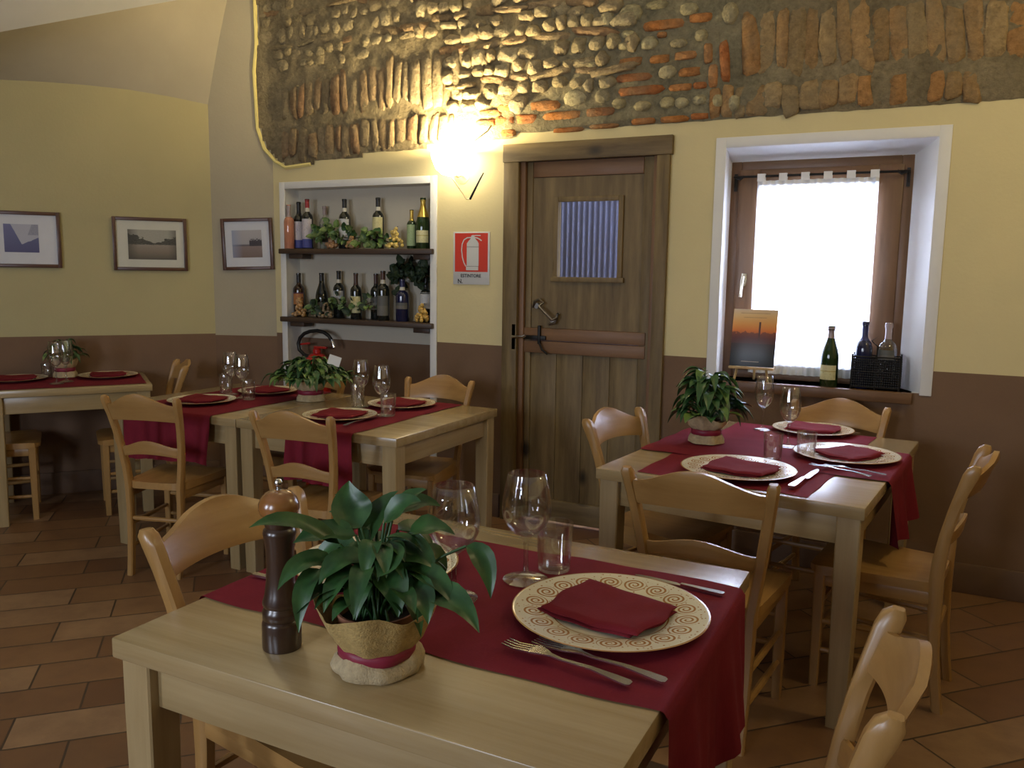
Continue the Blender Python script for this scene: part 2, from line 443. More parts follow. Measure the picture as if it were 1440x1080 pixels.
def lump(x, z, w, h, dep, col, rot=0., boxy=.5, jit=.12):
    if x > SXG: dep *= 1.5
    """a stone or brick set in the bed: superellipsoid half lump"""
    n, k = 10, 4; v = []; f = []; e = 1-.72*boxy
    ph = random.random()*50
    def se(a, p): return math.copysign(abs(a)**p, a)
    for j in range(k+1):
        t = (PI/2)*j/k
        for i in range(n):
            a = 2*PI*i/n
            rr = se(math.cos(t), e); ux = se(math.cos(a), e)*rr; uz = se(math.sin(a), e)*rr
            g = 1+jit*noise.noise(Vector((ux*1.3+ph, uz*1.3, t)))*1.6
            ux *= w/2*g; uz *= h/2*g
            X = ux*math.cos(rot)-uz*math.sin(rot); Z = ux*math.sin(rot)+uz*math.cos(rot)
            y = dep*se(math.sin(t), .8)*(1+.3*noise.noise(Vector((ux*30+ph, uz*30, 2))))
            v.append((x+X, ywall(x+X)-.006-y, z+Z))
    for j in range(k):
        for i in range(n):
            i2 = (i+1) % n; f.append([j*n+i, j*n+i2, (j+1)*n+i2, (j+1)*n+i])
    f.append([k*n+i for i in range(n)])
    g_ = random.uniform(.82, 1.15); w_ = random.uniform(-.02, .02); cc = (col[0]*g_*(1+w_), col[1]*g_, col[2]*g_*(1-w_))
    ms.add(v, f, True); ms.c += [cc]*len(v)
def put(x, z, w, h, dep, col, rot=0., boxy=.5, jit=.12, mar=.4):
    if inside(x, z) and edist(x, z) > mar*min(w, h) and z < ZC-.06: lump(x, z, w, h, dep, col, rot, boxy, jit)
STONE = [(.37, .31, .19), (.41, .35, .23), (.33, .27, .17), (.40, .33, .21), (.35, .30, .20)]
BRK_FADE = [(.35, .265, .16), (.34, .255, .155), (.37, .25, .14), (.34, .275, .17), (.36, .28, .165), (.36, .23, .13)]
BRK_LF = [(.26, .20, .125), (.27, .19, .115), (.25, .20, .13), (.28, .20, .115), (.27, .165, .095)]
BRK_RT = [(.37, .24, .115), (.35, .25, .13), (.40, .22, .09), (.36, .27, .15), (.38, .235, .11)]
BRK_OR = [(.42, .165, .05), (.46, .19, .055), (.38, .14, .05), (.44, .2, .075)]
def soldier(pxs, top, bot, cols, lean=0., wpx=.072, dep=.026, gap=.35, grow=1.0):
    """a row of upright bricks between two curves (px control points -> wall)"""
    x0 = wp(pxs[0], 100)[0]; x1 = wp(pxs[1], 100)[0]
    def cur(c, k):
        x = k*(len(c)-1); i = min(int(x), len(c)-2); f = x-i
        return c[i][1]*(1-f)+c[i+1][1]*f
    tw = [wp(*p) for p in top]; bw_ = [wp(*p) for p in bot]
    x = x0
    while x < x1:
        k = (x-x0)/(x1-x0); zt, zb = cur(tw, k), cur(bw_, k)
        w = wpx*random.uniform(.75, 1.2)
        put(x+w/2, (zt+zb)/2+random.uniform(-.02, .02), w*grow*random.uniform(.85, 1.1), (zt-zb)*grow*random.uniform(.78, 1.02), dep*random.uniform(.65, 1.25), random.choice(cols), lean+random.uniform(-.09, .09), .75, .22, .38*(zt-zb)/min(w*grow*.9, zt-zb))
        x += w
# left relieving arches: two rings of upright bricks
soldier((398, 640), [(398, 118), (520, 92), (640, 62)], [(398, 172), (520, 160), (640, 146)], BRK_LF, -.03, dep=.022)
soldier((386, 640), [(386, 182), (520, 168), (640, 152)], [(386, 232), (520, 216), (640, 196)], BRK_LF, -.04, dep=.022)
# right: two rings of faded upright bricks
soldier((1042, 1560), [(1042, 18), (1300, 0), (1560, -14)], [(1042, 106), (1300, 90), (1560, 74)], BRK_RT, .08, .078, .0115, grow=1.14)
soldier((1000, 1560), [(1000, 122), (1300, 104), (1560, 90)], [(1000, 166), (1300, 146), (1560, 132)], BRK_RT, .05, .078, .0115, grow=1.14)
# courses of river stones and thin bricks over the left and middle
def arch_z(x):  # top of the left ring
    k = (x-SX0)/(SXM-SX0); return wp(398, 112)[1]+(wp(640, 60)[1]-wp(398, 112)[1])*max(0, min(1, k))
z = 2.20; row = 0
while z < ZC:
    brick = row % 3 == 2
    h = .045 if brick else random.uniform(.062, .088)
    x = SX0+random.uniform(0, .05); xend = SXG+.12 if row % 2 else SXG+.02
    while x < xend:
        w = random.uniform(.12, .26) if brick else (random.uniform(.055, .12) if x < SXM-.1 else random.uniform(.07, .13))
        cx, cz = x+w/2, z+h/2+.015*math.sin(x*2.1)
        ok = cz > arch_z(cx)+.035 if cx < SXM-.05 else cz > wp(700, 150)[1]-.02+(.04 if cx > SXM+.3 else 0)
        if ok:
            left = cx < SXM-.3
            sc_v = random.uniform(.72, 1.16)
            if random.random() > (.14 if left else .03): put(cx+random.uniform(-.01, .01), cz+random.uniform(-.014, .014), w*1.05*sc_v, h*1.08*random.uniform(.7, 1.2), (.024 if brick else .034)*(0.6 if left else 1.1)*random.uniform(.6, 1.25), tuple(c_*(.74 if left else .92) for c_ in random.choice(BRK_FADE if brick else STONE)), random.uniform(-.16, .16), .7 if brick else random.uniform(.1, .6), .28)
        x += w+.001
    z += h+.001; row += 1
# orange bricks and big stones of the repaired middle, at their places
def pb(px, py, wpx, hpx, col, rot=0., boxy=.75, dep=.016, jit=.1):
    x, zz = wp(px, py); xa = wp(px-wpx/2, py)[0]; xb = wp(px+wpx/2, py)[0]; za = wp(px, py+hpx/2)[1]; zb = wp(px, py-hpx/2)[1]
    lump(x, zz, xb-xa, zb-za, dep, col, rot, boxy, jit)
for px, py, w, h in [(935, 36, 62, 15), (986, 26, 34, 13), (888, 88, 34, 13), (929, 84, 30, 12), (966, 79, 34, 13), (971, 102, 32, 13), (892, 110, 52, 13), (902, 128, 64, 14), (958, 124, 34, 11), (985, 121, 20, 10), (767, 149, 46, 15), (742, 168, 32, 14), (792, 163, 56, 12), (845, 158, 42, 13), (905, 171, 34, 9), (949, 168, 40, 9), (985, 164, 26, 9), (715, 152, 30, 12), (712, 170, 30, 14), (690, 160, 34, 12), (716, 187, 22, 10), (800, 183, 44, 7), (850, 178, 42, 7), (684, 174, 30, 11), (932, 50, 14, 9)]:
    pb(px, py, w, h, random.choice(BRK_OR), .0)
for px, py, w, h, r in [(1020, 88, 15, 62, .12), (1004, 108, 14, 34, .05), (997, 76, 13, 30, .05)]:
    pb(px, py, w, h, random.choice(BRK_OR), r)
for px, py, w, h in [(810, 138, 34, 24), (848, 136, 22, 20), (888, 20, 34, 28), (915, 62, 26, 20), (987, 51, 20, 18), (940, 102, 26, 20), (728, 150, 24, 24), (1028, 20, 24, 34), (955, 62, 26, 14), (880, 66, 20, 12), (940, 145, 22, 18), (905, 150, 26, 16), (970, 14, 30, 20), (925, 8, 36, 14), (855, 28, 20, 24), (842, 58, 22, 14), (832, 90, 20, 16), (872, 146, 20, 16), (960, 145, 22, 16), (845, 110, 18, 12), (985, 142, 22, 16), (885, 50, 20, 13), (1010, 142, 16, 22), (1033, 146, 18, 24)]:
    pb(px, py, w, h, random.choice([(.40, .36, .22), (.36, .33, .22), (.44, .40, .26)]), 0, .15, .022)
struct(ms.build('wall_stonework', stonemat(), sharp=80))
# painted plaster lip round the patch
lip = MB()
lp = [Vector((wp(*p)[0], ywall(wp(*p)[0])-.001, wp(*p)[1])) for p in edge_px[:9]]
lip.tube([p+Vector((-.012, -.006, -.008)) for p in lp], .013, 6)
struct(lip.build('trim_1', plain('yellow_lip', (.78, .66, .25), .8, var=.06)))

# ------------------------------------------------------------------ niche frame, shelves
tf = MB(); fw = .045
tf.box((nxl-fw, YW-.012, 0), (nxl+.002, YW-.0005, nzt+fw), .003); tf.box((nxr-.002, YW-.012, 0), (nxr+fw, YW-.0005, nzt+fw), .003)
tf.box((nxl, YW-.012, nzt), (nxr, YW-.0005, nzt+fw), .003)
struct(tf.build('trim_2', M['white_trim']))
SHZ = (wp(500, 349)[1]-.004, wp(500, 448)[1]-.006)
for k, (zz, lab) in enumerate(zip(SHZ, ('dark wooden wall shelf in the niche, upper one with gold grapes on it', 'dark wooden wall shelf in the niche, lower one above the extinguisher'))):
    e = tag(empty('wall_shelf', ((nxl+nxr)/2, YW, zz)), lab, 'shelf', 'niche shelves')
    L = (nxr-nxl)/2
    mb = MB(); mb.box((-L-.035, -.045, -.034), (L+.03, -.014, 0), .006); mb.box((-L+.002, -.014, -.034), (L-.002, ND-.004, 0), .004)
    mb.build('board', M['shelf_x'], e)
    for sx in (-1, 1):
        b = MB(); cx = sx*(L-.075); b.box((cx-.06, .0, -.066), (cx+.06, .09, -.0345), .004); b.build('bracket', M['shelf_x'], e)

# ------------------------------------------------------------------ door
d = struct(empty('door_1', ((dxl+dxr)/2, YW, 0)))
cx = (dxl+dxr)/2
ox0, ox1 = wp(712, 205)[0]-cx, wp(945, 205)[0]-cx; ozt = wp(820, 198)[1]
ix0, ix1 = dxl-cx, dxr-cx
mb = MB(); mb.box((ox0, -.03, 0), (ix0+.005, .0, ozt-.1), .004); mb.box((ix1-.005, -.03, 0), (ox1, .0, ozt-.1), .004); mb.build('door_casing', M['door_z'], d)
mb = MB(); mb.box((ox0-.005, -.034, ozt-.1), (ox1+.012, 0, ozt), .004); mb.build('head_casing', M['door_x'], d)
mb = MB()
mb.box((ix0, .0, 0), (ix0+.035, .12, dzt), .003); mb.box((ix1-.03, .0, 0), (ix1, .12, dzt), .003); mb.box((ix0, .0, dzt-.05), (ix1, .12, dzt), .003); mb.build('door_jamb', M['doorred_z'], d)
lx0, lx1, lzt = ix0+.038, ix1-.033, dzt-.053
def dx(px, py): return on_y(px, py, YW+.02).x-cx
def dz(px, py): return on_y(px, py, YW+.02).z
leaf = empty('door_leaf', (0, .02, 0)); leaf.parent = d
rzA, rzB = dz(820, 500), dz(820, 464)
tr0 = dz(820, 247)
sl, sr = dx(748, 350), dx(902, 350)
mb = MB(); mb.box((lx0, 0, .02), (sl, .035, lzt), .004); mb.box((sr, 0, .02), (lx1, .035, lzt), .004); mb.build('stile', M['door_z'], leaf)
mb = MB(); mb.box((sl+.001, .001, tr0), (sr-.001, .034, lzt), .004); mb.build('top_rail', M['doorred_x'], leaf)
mb = MB(); zm = (rzA+rzB)/2; mb.box((sl-.04, -.006, rzA), (sr+.04, .034, zm-.002), .004); mb.box((sl-.04, -.008, zm+.002), (sr+.04, .034, rzB), .004); mb.build('middle_rail', M['doorred_x'], leaf)
gx0, gx1, gz0, gz1 = dx(785, 340), dx(869, 340), dz(827, 390), dz(827, 283)
mb = MB()
for a, b, lo_, hi_ in ((sl+.001, gx0, rzB, tr0), (gx1, sr-.001, rzB, tr0), (gx0, gx1, rzB, gz0), (gx0, gx1, gz1, tr0)):
    mb.box((a, .010, lo_+.001), (b, .030, hi_-.001), 0)
mb.build('upper_panel', M['door_z'], leaf)
mb = MB(); n = 4
for k in range(n):
    a = sl+.001+(sr-sl-.002)*k/n; b = sl+.001+(sr-sl-.002)*(k+1)/n
    mb.box((a, .010, .15), (b-.002, .030, rzA-.001), .002)
mb.build('lower_panel', M['door_z'], leaf)
mb = MB(); mb.box((sl+.001, .0, .02), (sr-.001, .034, .15), .004); mb.build('bottom_rail', M['door_x'], leaf)
mb = MB(); t_ = .028
mb.box((gx0-t_, -.008, gz0-t_), (gx0, .012, gz1+t_), .003); mb.box((gx1, -.008, gz0-t_), (gx1+t_, .012, gz1+t_), .003)
mb.box((gx0, -.008, gz1), (gx1, .012, gz1+t_), .003); mb.box((gx0-t_-.012, -.012, gz0-t_), (gx1+t_+.012, .012, gz0), .003)
mb.build('light_moulding', M['door_z'], leaf)
mb = MB(); mb.box((gx0, .018, gz0), (gx1, .022, gz1)); mb.build('pane', M['glass'], leaf)
# hardware: old pull, latch bar, lever handle
def dp(px, py, y): p = on_y(px, py, YW+y); return Vector((p.x-cx, y-.02, p.z))
mb = MB()
mb.tube([dp(750, 432, .01), dp(752, 424, -.005), dp(759, 421, -.008), dp(764, 426, 0), dp(758, 431, -.02), dp(768, 442, -.035), dp(776, 450, -.03), dp(783, 447, -.008), dp(785, 441, 0), dp(780, 454, .0), dp(772, 456, .01)], .0085, 8)
mb.lathe([(.0, -.02), (.016, -.018), (.018, 0), (.016, .006)], 12, xf=Matrix.Translation(dp(755, 430, .008)) @ Matrix.Rotation(R(90), 4, 'X'))
mb.lathe([(.0, -.02), (.016, -.018), (.02, 0), (.016, .006)], 12, xf=Matrix.Translation(dp(778, 451, .008)) @ Matrix.Rotation(R(90), 4, 'X'))
mb.build('door_pull', plain('old_nickel', (.32, .30, .28), .3, 1, var=.3, vs=40), leaf)
mb = MB(); a = dp(722, 455, -.03); b = dp(722, 492, -.03)
mb.box((a.x-.014, -.05, b.z), (a.x+.016, -.03+.0, a.z), .004)
h0 = dp(724, 473, -.045)
mb.tube([h0+Vector((0, .02, 0)), h0+Vector((0, -.03, 0)), h0+Vector((.02, -.04, 0)), h0+Vector((.07, -.04, .004)), h0+Vector((.085, -.038, .012))], .009, 8)
mb.build('door_handle', M['chrome'], leaf)
mb = MB(); q = dp(735, 474, -.012); q2 = dp(766, 474, -.012)
mb.box((q.x, -.024, q.z-.012), (q2.x, -.009, q.z+.012), .003); e1 = dp(757, 458, -.014); e2 = dp(757, 484, -.014)
mb.box((e1.x-.008, -.03, e2.z), (e1.x+.008, -.009, e1.z), .003)
mb.tube([dp(758, 482, -.012), dp(762, 492, -.012), dp(770, 498, -.012)], .006, 6)
mb.build('latch_bar', M['iron'], leaf)
# yard beyond the door: ribbed shutter
mb = MB()
def rib(u, v):
    x = dxl-.6+(dxr-dxl+1.2)*u; return (x, 5.35+.012*math.sin(x*160), .0+2.6*v)
mb.grid(rib, 460, 1)
struct(mb.build('backdrop_shutter', plain('grey_blue_shutter', (.16, .18, .30), .5, .2)))

# ------------------------------------------------------------------ window
WY = YW+.17
mb = MB()
x0, x1, z0, z1 = WIN
fx0, fx1, fz1 = on_y(1026, 300, WY).x, on_y(1281, 300, WY).x, on_y(1150, 223, WY).z
mb.add([(x0, YW, z0), (fx0, WY, z0), (fx0, WY, fz1), (x0, YW, z1), (x1, YW, z0), (fx1, WY, z0), (fx1, WY, fz1), (x1, YW, z1)], [[0, 1, 2, 3], [4, 7, 6, 5], [3, 2, 6, 7], [0, 4, 5, 1]])
# masonry behind the splay, round the wooden frame
mb.add([(x0-.1, WY+.071, z0-.1), (fx0+.01, WY+.071, z0-.1), (fx0+.01, WY+.071, fz1-.01), (fx1-.01, WY+.071, fz1-.01), (fx1-.01, WY+.071, z0-.1), (x1+.1, WY+.071, z0-.1), (x1+.1, WY+.071, z1+.1), (x0-.1, WY+.071, z1+.1)], [[0, 1, 2, 7], [2, 3, 6, 7], [3, 4, 5, 6]])
ow = .052
mb.box((x0-ow, YW-.008, z0-.01), (x0+.001, YW-.0005, z1+ow), .003); mb.box((x1-.001, YW-.008, z0-.01), (x1+ow, YW-.0005, z1+ow), .003); mb.box((x0, YW-.008, z1), (x1, YW-.0005, z1+ow), .003)
struct(mb.build('trim_3', M['white_trim']))
mb = MB(); mb.box((x0+.03, YW-.03, z0-.055), (x1-.03, WY+.02, z0), .005); 
struct(mb.build('trim_4', M['win_x']))
WX = (fx0+fx1)/2
w = struct(empty('window_1', (WX, WY, z0)))
hx = (fx1-fx0)/2; hz = fz1-z0
mb = MB(); a = .055
mb.box((-hx, 0, 0), (-hx+a, .07, hz), .004); mb.box((hx-a, 0, 0), (hx, .07, hz), .004)
mb.build('frame_side', M['win_z'], w)
mb = MB(); mb.box((-hx+a, 0, hz-a), (hx-a, .07, hz), .004); mb.box((-hx+a, 0, 0), (hx-a, .07, .05), .004); mb.build('frame_rail', M['win_x'], w)
mb = MB(); b2 = .10; ix = hx-a; izt = hz-a; s0 = -.012
mb.box((-ix-.012, s0, .040), (-ix+b2, -.0005, izt+.012), .004); mb.box((ix-b2, s0, .040), (ix+.012, -.0005, izt+.012), .004); mb.box((-ix, 0, .05), (-ix+b2, .05, izt)); mb.box((ix-b2, 0, .05), (ix, .05, izt))
sash = mb.build('sash_stile', M['win_z'], w)
mb = MB(); mb.box((-ix+b2, s0, izt-b2), (ix-b2, -.0005, izt+.012), .004); mb.box((-ix+b2, s0, .040), (ix-b2, -.0005, .054+b2*.6), .004); mb.box((-ix+b2, 0, izt-b2), (ix-b2, .05, izt)); mb.box((-ix+b2, 0, .05), (ix-b2, .05, .054+b2*.6)); mb.build('sash_rail', M['win_x'], w)
mb = MB(); mb.box((-ix+b2, .02, .054+b2*.6), (ix-b2, .026, izt-b2)); mb.build('pane', thin_glass('window_glass'), w)
hp = on_y(1046, 395, WY-.02); hp = hp-Vector((WX, WY, z0))
mb = MB(); mb.box((hp.x-.014, s0-.008, hp.z-.03), (hp.x+.014, s0, hp.z+.04), .003); mb.tube([Vector((hp.x, s0, hp.z+.02)), Vector((hp.x, s0-.04, hp.z+.02)), Vector((hp.x-.002, s0-.045, hp.z-.0)), Vector((hp.x-.008, s0-.042, hp.z-.085))], .0085, 8)
mb.build('window_handle', plain('pale_brass', (.72, .66, .52), .25, 1, var=.05), w)
# curtain rod and curtain
RZ = on_y(1150, 245, WY-.05).z
rx0, rx1 = on_y(1033, 250, WY-.05).x, on_y(1278, 240, WY-.05).x
e = tag(empty('curtain_rod', ((rx0+rx1)/2, WY-.05, RZ)), 'thin black iron curtain rod with end brackets on the window frame', 'curtain rod')
L = (rx1-rx0)/2
mb = MB(); mb.tube([(-L, 0, 0), (L, 0, 0)], .006, 8); rod_o = mb.build('rod', M['iron'], e)
for sx in (-1, 1):
    mb = MB(); mb.tube([(sx*L, .04, -.05), (sx*L, .035, 0), (sx*L, 0, 0), (sx*(L-.03), 0, -.012), (sx*(L-.05), 0, .004)], .006, 6); mb.box((sx*L-.008, .037, -.07), (sx*L+.008, .0365+.004, .02)); mb.build('bracket', M['iron'], rod_o)
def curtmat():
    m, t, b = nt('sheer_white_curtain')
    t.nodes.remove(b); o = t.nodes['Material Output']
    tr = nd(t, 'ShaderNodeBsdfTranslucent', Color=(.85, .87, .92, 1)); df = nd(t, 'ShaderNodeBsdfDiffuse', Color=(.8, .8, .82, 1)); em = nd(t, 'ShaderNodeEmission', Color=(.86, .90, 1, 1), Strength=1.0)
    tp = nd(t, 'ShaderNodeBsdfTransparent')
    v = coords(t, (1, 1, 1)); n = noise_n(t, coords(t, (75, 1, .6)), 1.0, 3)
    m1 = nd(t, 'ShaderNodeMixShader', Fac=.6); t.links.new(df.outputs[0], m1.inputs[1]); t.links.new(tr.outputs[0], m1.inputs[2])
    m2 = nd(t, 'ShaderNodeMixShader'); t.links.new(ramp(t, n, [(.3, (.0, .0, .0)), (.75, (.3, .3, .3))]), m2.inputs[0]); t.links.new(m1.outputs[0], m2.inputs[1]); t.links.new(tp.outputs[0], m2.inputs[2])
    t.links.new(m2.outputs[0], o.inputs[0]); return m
cx0, cx1 = on_y(1063, 300, WY-.05).x, on_y(1233, 300, WY-.05).x
cz1 = RZ-.045; cz0 = z0+.035
cur = tag(empty('curtain', ((cx0+cx1)/2, WY-.05, cz0)), 'sheer white tab top curtain over the bright window', 'curtain')
W2 = (cx1-cx0)/2; HZ = cz1-cz0
mb = MB(); mb.grid(lambda u, v: ((2*u-1)*W2*(1-.0*(1-v)), .0+.008*math.sin(u*95)+.005*math.sin(u*41+2), HZ*v), 150, 6)
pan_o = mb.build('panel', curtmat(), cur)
M['hem'] = plain('curtain_hem', (.78, .78, .76), .9, var=.04)
mb = MB(); mb.grid(lambda u, v: ((2*u-1)*W2, -.003+.008*math.sin(u*95)+.005*math.sin(u*41+2), HZ-.0+.022*v), 150, 1); mb.build('hem', M['hem'], pan_o)
mb = MB(); mb.grid(lambda u, v: ((2*u-1)*W2, -.003+.008*math.sin(u*95)+.005*math.sin(u*41+2), .045*v), 150, 1); mb.build('hem', M['hem'], pan_o)
for k in range(6):
    xx = -W2+.02+(2*W2-.04)*k/5
    mb = MB(); mb.box((xx-.02, -.010, HZ+.018), (xx+.02, -.0075, HZ+.055)); mb.box((xx-.02, .0075, HZ+.018), (xx+.02, .010, HZ+.055)); mb.box((xx-.02, -.010, HZ+.055), (xx+.02, .010, HZ+.057)); mb.build('tab', M['hem'], pan_o)

# ------------------------------------------------------------------ wall lamp
lamp_p = on_y(640, 238, YW-.08)
e = tag(empty('wall_sconce', (lamp_p.x, YW, lamp_p.z)), 'lit wall lamp with glowing glass shade and iron scrolls, beside the door', 'wall lamp')
mb = MB(); mb.lathe([(.0, -.012), (.045, -.012), (.05, 0)], 20, xf=Matrix.Translation((0, -.002, -.03)) @ Matrix.Rotation(R(90), 4, 'X')); mb.build('back_plate', M['bleached_metal'], e)
def EPl(px, py, y): return on_y(px, py, YW-y)-Vector((lamp_p.x, YW, lamp_p.z))
mb = MB(); mb.tube([(0, -.014, -.03), (0, -.05, -.04), (0, -.09, -.03), (0, -.09, .0)], .007, 8); mb.build('arm', M['bleached_metal'], e)
mb = MB(); mb.tube([EPl(661, 280, .13), EPl(669, 264, .15), EPl(675, 252, .15), EPl(680, 243, .14)], [.007, .006, .005, .003], 6); 
mb.build('scroll', M['iron'], e)
mb = MB(); mb.tube([EPl(661, 280, .13), EPl(656, 280, .13), EPl(648, 268, .12), (0, -.135, -.04)], .004, 6); mb.build('scroll_stem', M['bleached_metal'], e)
mb = MB(); mb.tube([(.10, -.09, .12), (.13, -.09, .15), EPl(686, 184, .08), EPl(691, 176, .07)], [.003, .003, .004, .004], 6); mb.build('wire', M['iron'], e)
mb = MB(); mb.lathe([(.012, -.045), (.05, -.035), (.085, -.005), (.108, .05), (.118, .11), (.113, .11), (.102, .05), (.08, -.002), (.046, -.03), (.010, -.04)], 32, c=(0, -.135, 0)); shade_o = mb.build('lamp_shade', emis('lit_frosted_glass', (1, .90, .66), 14), e)
mb = MB(); mb.lathe([(.0, .0), (.018, .005), (.026, .03), (.02, .055), (.0, .066)], 16, c=(0, -.135, .0)); mb.build('bulb', emis('bulb_glow', (1, .88, .6), 40), shade_o)

# ------------------------------------------------------------------ sign
sx0, sx1 = wp(638, 360)[0], wp(689, 360)[0]; sz0, sz1 = wp(663, 400)[1], wp(663, 326)[1]
SW, SHh = sx1-sx0, sz1-sz0
sg = tag(empty('fire_sign', ((sx0+sx1)/2, YW, sz0)), 'red and white fire extinguisher sign on the wall left of the door', 'sign')
M['sign_white'] = plain('sign_white', (.62, .62, .60), .35, var=.02); M['sign_red'] = plain('sign_red', (.62, .045, .022), .4, var=.03); M['ink'] = plain('black_ink', (.02, .02, .02), .5, var=.02)
mb = MB(); mb.box((-SW/2, -.005, 0), (SW/2, -.0005, SHh), .001); mb.build('board', M['sign_white'], sg)
def sflat(poly, y): return [(x, y, z) for x, z in poly]
mb = MB(); P = sflat([(-SW/2+.012, SHh*.24), (SW/2-.012, SHh*.24), (SW/2-.012, SHh-.008), (-SW/2+.012, SHh-.008)], -.0056); mb.add(P, [[0, 1, 2, 3]]); mb.build('red_field', M['sign_red'], sg)
mb = MB(); kx = SW/54.; kz = SHh/75.
def sp_(px, py): return ((px-370)/480*SW*.83-.0, SHh-(py-165)/795*SHh)
body = [(385, 745), (385, 685), (395, 670), (395, 340), (425, 300), (460, 262), (465, 225), (480, 215), (505, 215), (520, 240), (525, 265), (560, 300), (585, 340), (585, 670), (580, 690), (580, 745)]
def sg2(px, py): return ((px-465)/580*SW, SHh-(py-165)/795*SHh)
mb.add(sflat([sg2(*p) for p in body], -.0064), [list(range(len(body)))])
def strip(mb, pts, wd, y):
    v = []; pts = [Vector(p) for p in pts]
    for i, p in enumerate(pts):
        tg = (pts[min(i+1, len(pts)-1)]-pts[max(i-1, 0)]).normalized(); nn = Vector((-tg.y, tg.x))*wd
        v += [(p.x+nn.x, y, p.y+nn.y), (p.x-nn.x, y, p.y-nn.y)]
    mb.add(v, [[2*i, 2*i+1, 2*i+3, 2*i+2] for i in range(len(pts)-1)])
strip(mb, [sg2(*p) for p in [(470, 250), (400, 255), (350, 285), (320, 350), (312, 440), (325, 550), (350, 630), (380, 685)]], SW*.014, -.0066)
strip(mb, [sg2(*p) for p in [(510, 250), (560, 258), (600, 278), (630, 300)]], SW*.014, -.0067)
strip(mb, [sg2(*p) for p in [(480, 226), (550, 220), (615, 222)]], SW*.011, -.0068)
mb.build('pictogram', M['sign_white'], sg)
mb = MB(); strip(mb, [sg2(395, 390), sg2(585, 392)], SW*.004, -.0072); strip(mb, [sg2(390, 685), sg2(582, 686)], SW*.004, -.0072); mb.build('pictogram_line', M['ink'], sg)
def text(s, size, x, z, par, name='lettering', y=-.0062, m_=None, rot=None):
    c = bpy.data.curves.new(name, 'FONT'); c.body = s; c.size = size; c.align_x = 'CENTER'; c.align_y = 'CENTER'
    o = bpy.data.objects.new(name, c); COL.objects.link(o); o.parent = par; o.location = (x, y, z); o.rotation_euler = rot or (R(90), 0, 0); c.materials.append(m_ or M['ink']); c.offset = .0006
    me = bpy.data.meshes.new_from_object(o); o2 = bpy.data.objects.new(name, me); COL.objects.link(o2); o2.parent = par
    o2.location = o.location; o2.rotation_euler = o.rotation_euler; bpy.data.objects.remove(o); bpy.data.curves.remove(c)
    o2['label'] = 'black letters reading '+s; return o2
text('ESTINTORE', SHh*.088, sg2(460, 0)[0], sg2(0, 830)[1], sg)
text('N.', SHh*.115, sg2(290, 0)[0], sg2(0, 915)[1], sg)

